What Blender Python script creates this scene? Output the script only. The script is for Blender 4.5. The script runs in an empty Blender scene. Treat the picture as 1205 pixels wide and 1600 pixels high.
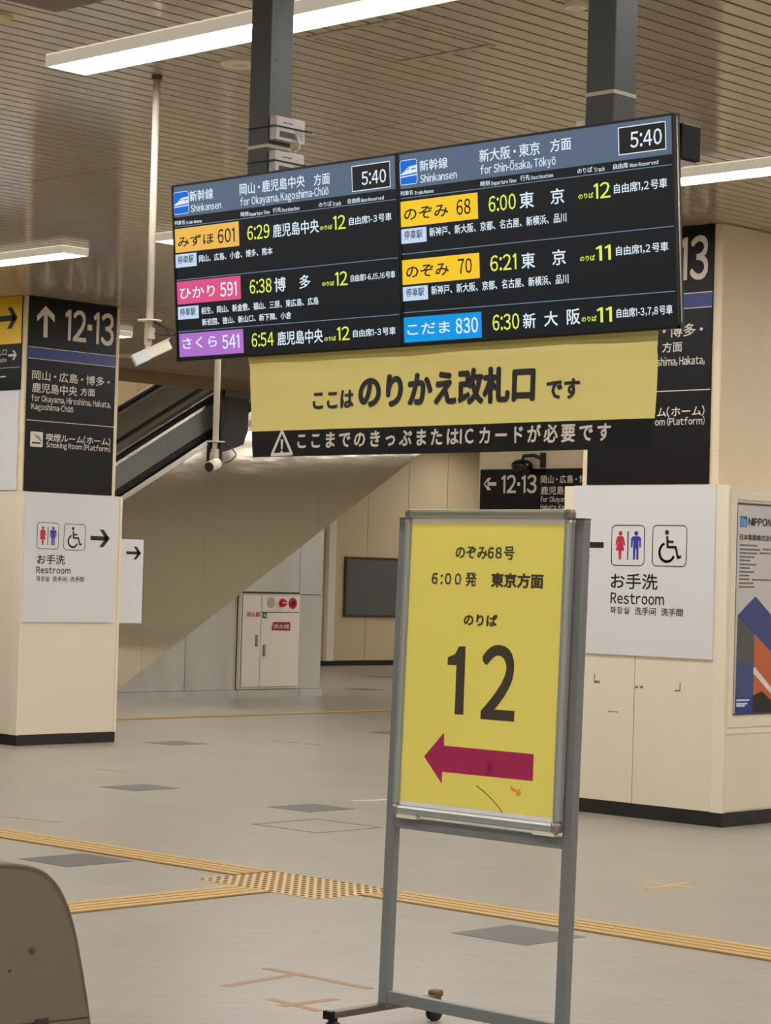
import bpy, math, random
from mathutils import Vector, Matrix
random.seed(7)
S = bpy.context.scene
COL = S.collection

# ------------------------------------------------------------------ camera
F_PX, PITCH, ROLL, YAW = 3654.37, 0.0274308, 0.0274592, -0.7651440
cd = bpy.data.cameras.new('camera')
cd.sensor_fit = 'VERTICAL'; cd.sensor_height = 36.0; cd.sensor_width = 36.0
cd.lens = F_PX / 1600.0 * 36.0
cd.clip_start = 0.05; cd.clip_end = 200
cam = bpy.data.objects.new('camera', cd); COL.objects.link(cam)
Fv = Vector((math.sin(YAW)*math.cos(PITCH), math.cos(YAW)*math.cos(PITCH), math.sin(PITCH)))
R0 = Vector((math.cos(YAW), -math.sin(YAW), 0)); U0 = R0.cross(Fv)
Rv = math.cos(ROLL)*R0 + math.sin(ROLL)*U0
Uv = -math.sin(ROLL)*R0 + math.cos(ROLL)*U0
m = Matrix((Rv, Uv, -Fv)).transposed().to_4x4(); m.translation = Vector((0, 0, 1.70))
cam.matrix_world = m
S.camera = cam

# ------------------------------------------------------------------ world, exposure
w = bpy.data.worlds.new('world'); S.world = w; w.use_nodes = True
w.node_tree.nodes['Background'].inputs[0].default_value = (1, .97, .92, 1)
w.node_tree.nodes['Background'].inputs[1].default_value = 0.12
S.view_settings.view_transform = 'Standard'; S.view_settings.look = 'None'
S.view_settings.exposure = 0.0; S.view_settings.gamma = 1.0; S.view_settings.use_curve_mapping = False
S.cycles.use_denoising = True
S.cycles.max_bounces = 8; S.cycles.sample_clamp_indirect = 6.0
LAMP = 26.5

# ------------------------------------------------------------------ materials
def lin(c):
    return tuple((v/255/12.92 if v/255 <= .04045 else ((v/255+.055)/1.055)**2.4) for v in c) + (1,)
MATS = {}
def mat(name, rgb, rough=.5, metal=0.0, emit=0.0, spec=.5, coat=0.0, noise=0.0, nscale=6.0, bump=0.0, bscale=60.0, stretch=None, ergb=None):
    if name in MATS: return MATS[name]
    M = bpy.data.materials.new(name); M.use_nodes = True; MATS[name] = M
    nt = M.node_tree; P = nt.nodes['Principled BSDF']
    P.inputs['Base Color'].default_value = lin(rgb)
    P.inputs['Roughness'].default_value = rough; P.inputs['Metallic'].default_value = metal
    P.inputs['Specular IOR Level'].default_value = spec
    P.inputs['Coat Weight'].default_value = coat; P.inputs['Coat Roughness'].default_value = .08
    if emit:
        P.inputs['Emission Color'].default_value = lin(ergb or rgb); P.inputs['Emission Strength'].default_value = emit
    if noise or bump:
        tc = nt.nodes.new('ShaderNodeNewGeometry'); mp = nt.nodes.new('ShaderNodeMapping')
        nt.links.new(tc.outputs['Position'], mp.inputs['Vector'])
        if stretch: mp.inputs['Scale'].default_value = stretch
    if noise:
        n = nt.nodes.new('ShaderNodeTexNoise'); n.inputs['Scale'].default_value = nscale; n.inputs['Detail'].default_value = 5
        nt.links.new(mp.outputs[0], n.inputs['Vector'])
        r = nt.nodes.new('ShaderNodeMapRange'); r.inputs[3].default_value = 1-noise; r.inputs[4].default_value = 1+noise
        nt.links.new(n.outputs['Fac'], r.inputs[0])
        mx = nt.nodes.new('ShaderNodeVectorMath'); mx.operation = 'SCALE'; mx.inputs[0].default_value = lin(rgb)[:3]
        nt.links.new(r.outputs[0], mx.inputs['Scale']); nt.links.new(mx.outputs[0], P.inputs['Base Color'])
    if bump:
        n2 = nt.nodes.new('ShaderNodeTexNoise'); n2.inputs['Scale'].default_value = bscale; n2.inputs['Detail'].default_value = 3
        nt.links.new(mp.outputs[0], n2.inputs['Vector'])
        b = nt.nodes.new('ShaderNodeBump'); b.inputs['Strength'].default_value = bump; b.inputs['Distance'].default_value = .02
        nt.links.new(n2.outputs['Fac'], b.inputs['Height']); nt.links.new(b.outputs[0], P.inputs['Normal'])
    return M

def floor_material():
    M = bpy.data.materials.new('vinyl_floor'); M.use_nodes = True; nt = M.node_tree; L = nt.links.new
    P = nt.nodes['Principled BSDF']; N = nt.nodes.new
    g = N('ShaderNodeNewGeometry')
    d = N('ShaderNodeVectorMath'); d.operation = 'SCALE'; d.inputs['Scale'].default_value = 1/.45; L(g.outputs['Position'], d.inputs[0])
    fl = N('ShaderNodeVectorMath'); fl.operation = 'FLOOR'; L(d.outputs[0], fl.inputs[0])
    wn = N('ShaderNodeTexWhiteNoise'); wn.noise_dimensions = '2D'; L(fl.outputs[0], wn.inputs['Vector'])
    d2 = N('ShaderNodeVectorMath'); d2.operation = 'SCALE'; d2.inputs['Scale'].default_value = 1/1.8; L(g.outputs['Position'], d2.inputs[0])
    fl2 = N('ShaderNodeVectorMath'); fl2.operation = 'FLOOR'; L(d2.outputs[0], fl2.inputs[0])
    wn2 = N('ShaderNodeTexWhiteNoise'); wn2.noise_dimensions = '2D'; L(fl2.outputs[0], wn2.inputs['Vector'])
    def noise(sc, scale, det=4, rot=0.0, dist=0.0):
        mp = N('ShaderNodeMapping'); mp.inputs['Scale'].default_value = sc; mp.inputs['Rotation'].default_value = (0, 0, rot)
        L(g.outputs['Position'], mp.inputs['Vector'])
        n = N('ShaderNodeTexNoise'); n.inputs['Scale'].default_value = scale; n.inputs['Detail'].default_value = det
        n.inputs['Distortion'].default_value = dist
        L(mp.outputs[0], n.inputs['Vector']); return n.outputs['Fac']
    def mr(src, a, b, c, e):
        r = N('ShaderNodeMapRange'); r.inputs[1].default_value = a; r.inputs[2].default_value = b; r.inputs[3].default_value = c; r.inputs[4].default_value = e
        L(src, r.inputs[0]); return r.outputs[0]
    def mul(a, b):
        q = N('ShaderNodeMath'); q.operation = 'MULTIPLY'; L(a, q.inputs[0]); L(b, q.inputs[1]); return q.outputs[0]
    def streak(ang, sx, sy, det=2, dist=0.0, off=0.0):
        vr = N('ShaderNodeVectorRotate'); vr.rotation_type = 'Z_AXIS'; vr.inputs['Angle'].default_value = math.radians(ang)
        L(g.outputs['Position'], vr.inputs['Vector'])
        mp = N('ShaderNodeMapping'); mp.inputs['Scale'].default_value = (sx, sy, 1); mp.inputs['Location'].default_value = (off, off*1.7, 0)
        L(vr.outputs[0], mp.inputs['Vector'])
        n = N('ShaderNodeTexNoise'); n.inputs['Scale'].default_value = 1.0; n.inputs['Detail'].default_value = det; n.inputs['Distortion'].default_value = dist
        L(mp.outputs[0], n.inputs['Vector']); return n.outputs['Fac']
    v = mul(mr(wn.outputs[0], 0, 1, .97, 1.02), mr(wn2.outputs[0], 0, 1, .975, 1.02))
    v = mul(v, mr(noise((1, 1, 1), 1.5, 4), .3, .7, .98, 1.02))
    v = mul(v, mr(streak(-44, 2.5, 22, 5, .4), .32, .68, .91, 1.06))
    v = mul(v, mr(streak(-40, 9, 70, 3, .3, 3.0), .3, .7, .965, 1.035))
    v = mul(v, mr(streak(-44, 4, 40, 1, 0, 5.0), .66, .73, 1.0, .84))
    v = mul(v, mr(streak(-20, 4, 60, 1, .2, 9.0), .70, .75, 1.0, .74))
    v = mul(v, mr(streak(-75, 5, 80, 1, .2, 13.0), .70, .75, 1.0, .72))
    v = mul(v, mr(streak(10, 6, 70, 1, .2, 17.0), .70, .75, 1.0, .72))
    v = mul(v, mr(noise((1, 1, 1), 11.0, 1), .72, .76, 1.0, .80))
    v = mul(v, mr(streak(-46, 2.2, 30, 2, .3, 21.0), .60, .72, 1.0, 1.14))
    sc = N('ShaderNodeVectorMath'); sc.operation = 'SCALE'; sc.inputs[0].default_value = lin((FLOOR_RGB))[:3]
    L(v, sc.inputs['Scale']); L(sc.outputs[0], P.inputs['Base Color'])
    L(mr(noise((1, 1, 1), .8, 1), .2, .8, .29, .34), P.inputs['Roughness'])
    P.inputs['Specular IOR Level'].default_value = .4
    return M
FLOOR_RGB = (157, 149, 134)

cream = mat('cream_panel', (226, 213, 190), .45, noise=.02, nscale=3)
cream_trim = mat('cream_trim', (230, 218, 194), .4)
stucco = mat('cream_stucco', (228, 209, 176), .6, noise=.03, bump=.35, bscale=45)
plinth_m = mat('black_plinth', (30, 24, 22), .5)
black = mat('black_plastic', (8, 8, 9), .4, spec=.2)
dark = mat('dark_gap', (38, 33, 28), .8)
signblack = mat('sign_black', (17, 14, 14), .4, spec=.25)
signwhite = mat('sign_white', (216, 214, 213), .45)
ink = mat('black_ink', (28, 25, 24), .5)
redink = mat('red_ink', (190, 30, 60), .5); blueink = mat('blue_ink', (52, 52, 150), .5)
navy = mat('sign_navy', (44, 56, 128), .45)
signtext = mat('sign_lettering', (226, 216, 204), .5)
yellow_sign = mat('sign_yellow', (242, 198, 30), .45)
steel = mat('brushed_steel', (224, 220, 212), .27, .75, noise=.22, nscale=1.6, stretch=(1, 2.2, .35), bump=.02, bscale=2)
mirror = mat('polished_steel', (238, 228, 208), .07, 1.0, bump=.10, bscale=1.1, stretch=(1, .5, 2.2))
steel_bright = mat('bright_steel', (205, 198, 186), .22, 1.0)
steel_dark = mat('dark_steel', (96, 92, 86), .3, .8)
rubber = mat('black_rubber', (14, 13, 13), .45)
alu = mat('grey_aluminium', (128, 130, 130), .4, .25)
alu_bright = mat('bright_aluminium', (176, 180, 177), .28, .5)
post_grey = mat('post_grey', (68, 69, 66), .5, noise=.03)
white_paint = mat('white_paint', (226, 216, 196), .45)
lamp_body = mat('lamp_body', (232, 226, 214), .4, emit=.28, ergb=(255, 246, 226))
lamp_glow = mat('lamp_glow', (255, 250, 240), .4, emit=LAMP, ergb=(254, 252, 250))
wall_m = mat('wall_beige', (202, 181, 143), .55, noise=.02)
slat = mat('ceiling_slat', (180, 163, 139), .12, 0.0, spec=.5)
TXT = {'w': signtext, 'k': ink, 'r': redink}

# ------------------------------------------------------------------ mesh helpers
class MB:
    def __init__(s): s.v = []; s.f = []
    def quad(s, *p): n = len(s.v); s.v += [tuple(q) for q in p]; s.f.append(tuple(range(n, n+len(p)))); return s
    def box(s, x0, x1, y0, y1, z0, z1):
        n = len(s.v)
        s.v += [(x0,y0,z0),(x1,y0,z0),(x1,y1,z0),(x0,y1,z0),(x0,y0,z1),(x1,y0,z1),(x1,y1,z1),(x0,y1,z1)]
        s.f += [(n,n+3,n+2,n+1),(n+4,n+5,n+6,n+7),(n,n+1,n+5,n+4),(n+1,n+2,n+6,n+5),(n+2,n+3,n+7,n+6),(n+3,n,n+4,n+7)]
        return s
    def prism(s, fr, pts, d0, d1):
        n = len(s.v); k = len(pts)
        s.v += [fr(u, v, d0) for u, v in pts] + [fr(u, v, d1) for u, v in pts]
        s.f.append(tuple(range(n+k-1, n-1, -1))); s.f.append(tuple(range(n+k, n+2*k)))
        for i in range(k): j = (i+1) % k; s.f.append((n+i, n+j, n+k+j, n+k+i))
        return s
    def fbox(s, fr, u0, v0, u1, v1, d0, d1): return s.prism(fr, [(u0,v0),(u1,v0),(u1,v1),(u0,v1)], d0, d1)
    def ring(s, fr, u0, v0, u1, v1, wd, d0, d1):
        s.fbox(fr, u0, v0, u1, v0+wd, d0, d1); s.fbox(fr, u0, v1-wd, u1, v1, d0, d1)
        s.fbox(fr, u0, v0+wd, u0+wd, v1-wd, d0, d1); s.fbox(fr, u1-wd, v0+wd, u1, v1-wd, d0, d1); return s
    def tube(s, pts, r, seg=12, r2=None):
        pts = [Vector(p) for p in pts]; n0 = len(s.v); m = len(pts)
        t0 = (pts[1]-pts[0]).normalized(); a = t0.orthogonal().normalized()
        for i, p in enumerate(pts):
            t = ((pts[min(i+1, m-1)] - pts[max(i-1, 0)])).normalized()
            a = (a - a.dot(t)*t).normalized(); b = t.cross(a)
            rr = r if r2 is None else r + (r2-r)*i/(m-1)
            for k in range(seg):
                q = 2*math.pi*k/seg; s.v.append(tuple(p + rr*(math.cos(q)*a + math.sin(q)*b)))
        for i in range(m-1):
            for k in range(seg):
                A = n0+i*seg+k; B = n0+i*seg+(k+1) % seg; s.f.append((A, B, B+seg, A+seg))
        s.f.append(tuple(range(n0+seg-1, n0-1, -1))); s.f.append(tuple(range(n0+(m-1)*seg, n0+m*seg)))
        return s
    def lathe(s, c, axis, prof, seg=24):
        ax = Vector(axis).normalized(); a = ax.orthogonal().normalized(); b = ax.cross(a); c = Vector(c); n0 = len(s.v)
        for r, h in prof:
            for k in range(seg):
                q = 2*math.pi*k/seg; s.v.append(tuple(c + ax*h + r*(math.cos(q)*a+math.sin(q)*b)))
        m = len(prof)
        for i in range(m-1):
            for k in range(seg):
                A = n0+i*seg+k; B = n0+i*seg+(k+1) % seg; s.f.append((A, B, B+seg, A+seg))
        s.f.append(tuple(range(n0+seg-1, n0-1, -1))); s.f.append(tuple(range(n0+(m-1)*seg, n0+m*seg)))
        return s
    def orient(s, o, d, up, lx, ly, lz):           # box centred at o, long axis d
        d = Vector(d).normalized(); up = Vector(up); sd = d.cross(up).normalized(); up = sd.cross(d); o = Vector(o); n = len(s.v)
        for sz in (-1, 1):
            for sx, sy in ((-1,-1),(1,-1),(1,1),(-1,1)): s.v.append(tuple(o + d*lx/2*sx + sd*ly/2*sy + up*lz/2*sz))
        s.f += [(n,n+3,n+2,n+1),(n+4,n+5,n+6,n+7),(n,n+1,n+5,n+4),(n+1,n+2,n+6,n+5),(n+2,n+3,n+7,n+6),(n+3,n,n+4,n+7)]
        return s

class Frame:
    def __init__(s, O, U, V): s.O = Vector(O); s.U = Vector(U); s.V = Vector(V); s.N = s.U.cross(s.V)
    def __call__(s, u, v, d=0.0): return tuple(s.O + s.U*u + s.V*v + s.N*d)

def base_of(parent):
    o = Vector((0, 0, 0))
    while parent is not None: o += parent.location; parent = parent.parent
    return o
def obj(name, mb, material, parent=None, label=None, cat=None, group=None, kind=None, bevel=0.0, smooth=False, origin=None):
    me = bpy.data.meshes.new(name)
    o = bpy.data.objects.new(name, me); COL.objects.link(o)
    if parent is not None: o.parent = parent; off = base_of(parent)
    else:
        off = Vector(origin) if origin else Vector((0, 0, 0)); o.location = off
    me.from_pydata([(x-off.x, y-off.y, z-off.z) for x, y, z in mb.v], [], mb.f)
    if material is not None: me.materials.append(material)
    if smooth:
        for p in me.polygons: p.use_smooth = True
    if bevel:
        b = o.modifiers.new('bevel', 'BEVEL'); b.width = bevel; b.segments = 2; b.limit_method = 'ANGLE'
    if smooth and not bevel:
        pass
    tag(o, label, cat, group, kind); me.update()
    return o
def tag(o, label=None, cat=None, group=None, kind=None):
    if label: o['label'] = label
    if cat: o['category'] = cat
    if group: o['group'] = group
    if kind: o['kind'] = kind
def thing(name, label, cat, loc, group=None):
    o = bpy.data.objects.new(name, None); COL.objects.link(o); o.location = loc; o.empty_display_size = .1
    tag(o, label, cat, group); return o
def copy_tree(o, loc=None, parent=None):
    c = o.copy(); COL.objects.link(c); c.parent = parent
    if loc is not None: c.location = loc
    for ch in list(o.children): copy_tree(ch, None, c)
    return c

# ------------------------------------------------------------------ lettering
GL = {}
def glyph(ch, res):
    k = (ch, res)
    if k in GL: return GL[k]
    if ch == '1':
        P = [(.155,0),(.245,0),(.245,.733),(.175,.733),(.02,.63),(.055,.56),(.155,.622)]
        tri = [tuple(range(len(P)))]; V = P
    elif ch == 'I':
        V = [(0, 0), (.09, 0), (.09, .733), (0, .733)]; tri = [(0, 1, 2, 3)]
    elif ch == '-':
        V = [(0, .25), (.27, .25), (.27, .325), (0, .325)]; tri = [(0, 1, 2, 3)]
    else:
        c2 = {'ū': 'u', 'ō': 'o', 'Ō': 'O'}.get(ch, ch)
        c3 = chr(ord(c2)+0xFEE0) if 33 <= ord(c2) <= 126 else c2
        cu = bpy.data.curves.new('g', 'FONT'); cu.body = c3; cu.size = 1.0; cu.resolution_u = res; cu.dimensions = '2D'; cu.fill_mode = 'BOTH'
        o = bpy.data.objects.new('g', cu); me = o.to_mesh()
        V = [(v.co.x, v.co.y) for v in me.vertices]; tri = [tuple(p.vertices) for p in me.polygons]
        o.to_mesh_clear(); bpy.data.objects.remove(o); bpy.data.curves.remove(cu)
        if c2 != ch:
            x0 = min(v[0] for v in V); x1 = max(v[0] for v in V); y1 = max(v[1] for v in V); n = len(V); a = .12*(x1-x0)
            V += [(x0+a, y1+.06), (x1-a, y1+.06), (x1-a, y1+.125), (x0+a, y1+.125)]; tri.append((n, n+1, n+2, n+3))
    xs = [v[0] for v in V] or [0, .3]; ys = [v[1] for v in V] or [0, .1]
    GL[k] = (V, tri, min(xs), max(xs), min(ys), max(ys)); return GL[k]

class Flat(MB):
    """flat shapes and lettering laid on a frame"""
    def __init__(s, fr, d): super().__init__(); s.fr = fr; s.d = d
    def poly(s, pts):
        n = len(s.v); s.v += [s.fr(u, v, s.d) for u, v in pts]; s.f.append(tuple(range(n, n+len(pts)))); return s
    def rect(s, u0, v0, u1, v1): return s.poly([(u0,v0),(u1,v0),(u1,v1),(u0,v1)])
    def disc(s, u, v, r, seg=24, ry=None): return s.poly([(u+r*math.cos(2*math.pi*k/seg), v+(ry or r)*math.sin(2*math.pi*k/seg)) for k in range(seg)])
    def stroke(s, pts, wd, closed=False):
        m = len(pts); rng = range(m if closed else m-1)
        for i in rng:
            a = Vector(pts[i]); b = Vector(pts[(i+1) % m]); t = (b-a)
            if t.length < 1e-6: continue
            t.normalize(); q = Vector((-t.y, t.x))*wd/2
            s.poly([a+q, a-q, b-q, b+q][::-1])
            if closed or i: s.disc(a.x, a.y, wd/2, 10)
        return s
    def rring(s, u0, v0, u1, v1, r, wd):
        pts = []
        for cx, cy, a0 in ((u1-r, v1-r, 0), (u0+r, v1-r, 90), (u0+r, v0+r, 180), (u1-r, v0+r, 270)):
            for k in range(7): q = math.radians(a0+15*k); pts.append((cx+r*math.cos(q), cy+r*math.sin(q)))
        return s.stroke(pts, wd, True)
    def rrect(s, u0, v0, u1, v1, r):
        pts = []
        for cx, cy, a0 in ((u1-r, v1-r, 0), (u0+r, v1-r, 90), (u0+r, v0+r, 180), (u1-r, v0+r, 270)):
            for k in range(7): q = math.radians(a0+15*k); pts.append((cx+r*math.cos(q), cy+r*math.sin(q)))
        return s.poly(pts)
    def text(s, t, u0, u1, v0, h, bold=.02, sq=1.0):
        res = 2 if h < .1 else 5
        x = 0.0; items = []; lat = all(ord(c) < 0x400 for c in t)
        for c in t:
            if c in ' \u3000': x += .26 if lat else .5; continue
            g = glyph(c, res)
            if ord(c) < 0x400:
                gap = (.11 if lat else .17) if c not in ',.:;-()' else (.08 if lat else .12)
                items.append((g, x - g[2])); x += g[3]-g[2]+gap
            else:
                items.append((g, x if c != '・' else x-.125)); x += 1.0 if c != '・' else .75
        X0 = min(o+g[2] for g, o in items); X1 = max(o+g[3] for g, o in items)
        if lat: Y0, Y1 = 0.0, .733
        else: Y0 = min(g[4] for g, o in items); Y1 = max(g[5] for g, o in items)
        if t == 'ー': Y0, Y1 = 0, .8
        sy = h/(Y1-Y0); sx = (u1-u0)/(X1-X0)
        b = bold
        offs = [(0, 0)] if b <= 0 else ([(b*math.cos(q), b*math.sin(q)) for q in ([math.pi*(.25+.5*k) for k in range(4)] if b < .03 else [math.pi*.25*k for k in range(8)])])
        if b >= .03: offs.append((0, 0))
        O = s.fr.O + s.fr.N*s.d; Uu = s.fr.U; Vv = s.fr.V
        for g, o in items:
            gm = (g[2]+g[3])/2
            for dx, dy in offs:
                n = len(s.v)
                dz = .00025*offs.index((dx, dy)); Q = O + s.fr.N*dz
                for gx, gy in g[0]:
                    a = u0 + (gm+(gx+dx*min(1, sy/sx)-gm)*sq+o-X0)*sx; c = v0 + (gy+dy-Y0)*sy
                    s.v.append((Q.x+Uu.x*a+Vv.x*c, Q.y+Uu.y*a+Vv.y*c, Q.z+Uu.z*a+Vv.z*c))
                s.f += [tuple(n+i for i in f) for f in g[1]]
        return s

def arrow(fl, u0, v0, u1, v1, direction, wd):
    """line arrow filling the box"""
    cv = (v0+v1)/2; cu = (u0+u1)/2; hd = (v1-v0)/2 if direction in 'lr' else (u1-u0)/2
    if direction in 'lr':
        tip = u1 if direction == 'r' else u0; tail = u0 if direction == 'r' else u1; s = 1 if direction == 'r' else -1
        fl.poly([(tail, cv-wd/2), (tip-s*wd*.7, cv-wd/2), (tip-s*wd*.7, cv+wd/2), (tail, cv+wd/2)])
        b = hd*.92
        for q in (1, -1):
            fl.poly([(tip, cv), (tip-s*b, cv+q*hd), (tip-s*b-s*wd*1.25, cv+q*hd), (tip-s*wd*1.35, cv)])
    return fl
def people_icon(fr, d, box, parent, prefix=''):
    u0, v0, u1, v1 = box; W = u1-u0; H = v1-v0
    k = Flat(fr, d); k.rring(u0, v0, u1, v1, W*.12, W*.022)
    k.rect(u0+W*.485, v0+H*.14, u0+W*.515, v1-H*.15); obj('icon_frame', k, ink, parent)
    r = Flat(fr, d); c = u0+W*.265
    r.disc(c, v0+H*.80, W*.058)
    r.poly([(c-W*.07, v0+H*.73), (c-W*.105, v0+H*.70), (c-W*.15, v0+H*.50), (c-W*.115, v0+H*.49), (c-W*.06, v0+H*.62), (c-W*.13, v0+H*.37), (c-W*.045, v0+H*.37), (c-W*.035, v0+H*.15),
            (c+W*.035, v0+H*.15), (c+W*.045, v0+H*.37), (c+W*.13, v0+H*.37), (c+W*.06, v0+H*.62), (c+W*.115, v0+H*.49), (c+W*.15, v0+H*.50), (c+W*.105, v0+H*.70), (c+W*.07, v0+H*.73)])
    obj('woman_symbol', r, redink, parent, 'red woman symbol')
    b = Flat(fr, d); c = u0+W*.745
    b.disc(c, v0+H*.80, W*.058)
    b.poly([(c-W*.10, v0+H*.73), (c-W*.15, v0+H*.68), (c-W*.15, v0+H*.45), (c-W*.105, v0+H*.45), (c-W*.095, v0+H*.62), (c-W*.08, v0+H*.62), (c-W*.08, v0+H*.15), (c-W*.015, v0+H*.15), (c-W*.01, v0+H*.42),
            (c+W*.01, v0+H*.42), (c+W*.015, v0+H*.15), (c+W*.08, v0+H*.15), (c+W*.08, v0+H*.62), (c+W*.095, v0+H*.62), (c+W*.105, v0+H*.45), (c+W*.15, v0+H*.45), (c+W*.15, v0+H*.68), (c+W*.10, v0+H*.73)])
    obj('man_symbol', b, blueink, parent, 'blue man symbol')
def wheel_icon(fr, d, box, parent):
    u0, v0, u1, v1 = box; W = u1-u0; H = v1-v0; k = Flat(fr, d)
    k.rring(u0, v0, u1, v1, W*.12, W*.022)
    w = W*.065
    k.disc(u0+W*.42, v0+H*.83, W*.06)
    k.stroke([(u0+W*.43, v0+H*.74), (u0+W*.45, v0+H*.47), (u0+W*.68, v0+H*.47), (u0+W*.76, v0+H*.21), (u0+W*.85, v0+H*.25)], w)
    k.stroke([(u0+W*.44, v0+H*.60), (u0+W*.62, v0+H*.60)], w)
    cx, cy, r = u0+W*.43, v0+H*.34, W*.22
    k.stroke([(cx+r*math.cos(math.radians(a)), cy+r*math.sin(math.radians(a))) for a in range(110, 345, 12)], w)
    obj('wheelchair_symbol', k, ink, parent)

FX = lambda x, y, z: Frame((x, y, z), (0, 1, 0), (0, 0, 1))      # faces +x
FY = lambda x, y, z: Frame((x, y, z), (1, 0, 0), (0, 0, 1))      # faces -y

# ------------------------------------------------------------------ measured layouts (metres on each sign's own face)
BOARD_LEFT = [('新幹線', 0.1014, 0.2363, 0.6134, 0.0411, 'w', 0.012), ('Shinkansen', 0.1066, 0.2803, 0.5729, 0.0263, 'w', 0.01), ('岡山・鹿児島中央', 0.3868, 0.7392, 0.6114, 0.0439, 'w', 0.012), ('方面', 0.787, 0.8699, 0.6098, 0.0411, 'w', 0.012),
 ('for Okayama, Kagoshima-Chūō', 0.3883, 0.862, 0.5714, 0.0288, 'w', 0.01), ('5:40', 1.0326, 1.1532, 0.5888, 0.0461, 'w', 0.012), ('列車名', 0.0084, 0.069, 0.5294, 0.0172, 'w', 0.01), ('Train Name', 0.0749, 0.1676, 0.5287, 0.0117, 'w', 0.01),
 ('時刻', 0.3887, 0.4302, 0.5303, 0.0182, 'w', 0.01), ('Departure Time', 0.4358, 0.5476, 0.5292, 0.0128, 'w', 0.01), ('行先', 0.5652, 0.6099, 0.5295, 0.0187, 'w', 0.01), ('Destination', 0.6153, 0.7069, 0.529, 0.0127, 'w', 0.01),
 ('のりば', 0.81, 0.8759, 0.5288, 0.0176, 'w', 0.01), ('Track', 0.8811, 0.9246, 0.5271, 0.0139, 'w', 0.01), ('自由席', 0.9597, 1.022, 0.5283, 0.0181, 'w', 0.01), ('Non-Reserved', 1.0271, 1.1388, 0.5282, 0.0123, 'w', 0.01),
 ('6:29', 0.4217, 0.5437, 0.44, 0.0515, 'y', 0.008), ('鹿児島中央', 0.5622, 0.8062, 0.438, 0.0494, 'w', 0.014), ('のりば', 0.8127, 0.8755, 0.4446, 0.0161, 'y', 0.02), ('12', 0.8816, 0.9438, 0.4407, 0.0496, 'y', 0.008),
 ('自由席1-3号車', 0.9626, 1.1746, 0.4501, 0.029, 'w', 0.014), ('岡山、広島、小倉、博多、熊本', 0.1442, 0.5562, 0.3762, 0.0279, 'w', 0.014), ('6:38', 0.426, 0.5458, 0.2373, 0.0516, 'y', 0.008), ('博', 0.5621, 0.6221, 0.2354, 0.0525, 'w', 0.014),
 ('多', 0.6967, 0.7533, 0.2388, 0.049, 'w', 0.014), ('のりば', 0.8146, 0.8774, 0.2397, 0.0162, 'y', 0.02), ('12', 0.8835, 0.9457, 0.237, 0.0497, 'y', 0.008), ('自由席1-6,15,16号車', 0.9625, 1.1843, 0.2456, 0.0262, 'w', 0.014),
 ('相生、岡山、新倉敷、福山、三原、東広島、広島', 0.1488, 0.7929, 0.1753, 0.0279, 'w', 0.014), ('新岩国、徳山、新山口、新下関、小倉', 0.1515, 0.6469, 0.1317, 0.0264, 'w', 0.014), ('6:54', 0.4282, 0.5481, 0.0368, 0.0502, 'y', 0.008),
 ('鹿児島中央', 0.5698, 0.8103, 0.0352, 0.0511, 'w', 0.014), ('のりば', 0.8188, 0.8785, 0.0389, 0.0162, 'y', 0.02), ('12', 0.8846, 0.9479, 0.0381, 0.0484, 'y', 0.008), ('自由席1-3号車', 0.9665, 1.1785, 0.0455, 0.0277, 'w', 0.014)]
TAGS_LEFT = [('tag', 'orange', (0.008, 0.4225, 0.3751, 0.5152), [('みずほ', 0.0258, 0.2331, 0.4429, 0.0406, 'k', 0.02), ('601', 0.2561, 0.3508, 0.4409, 0.0521, 'k', 0.012)]),
 ('stop', 'pale', (0.0066, 0.3645, 0.1301, 0.4161), [('停車駅', 0.0204, 0.1138, 0.379, 0.0297, 'k', 0.01)]),
 ('tag', 'pink', (0.0101, 0.2214, 0.3757, 0.3101), [('ひかり', 0.028, 0.2297, 0.2418, 0.043, 'w', 0.014), ('591', 0.2616, 0.3529, 0.2372, 0.0522, 'w', 0.015)]),
 ('stop', 'pale', (0.0112, 0.1625, 0.133, 0.2122), [('停車駅', 0.0249, 0.116, 0.1755, 0.0297, 'k', 0.01)]),
 ('tag', 'purple', (0.0136, 0.0166, 0.3817, 0.1076), [('さくら', 0.0342, 0.2335, 0.0468, 0.0431, 'w', 0.014), ('541', 0.264, 0.3587, 0.038, 0.0508, 'w', 0.015)])]
BOX_LEFT = {'clock': (0.9842, 0.57, 1.1732, 0.6599), 'head_bot': 0.5597, 'lines': [0.5227, 0.3162, 0.1154], 'logo': (0.0071, 0.5714, 0.0941, 0.6562)}
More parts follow.
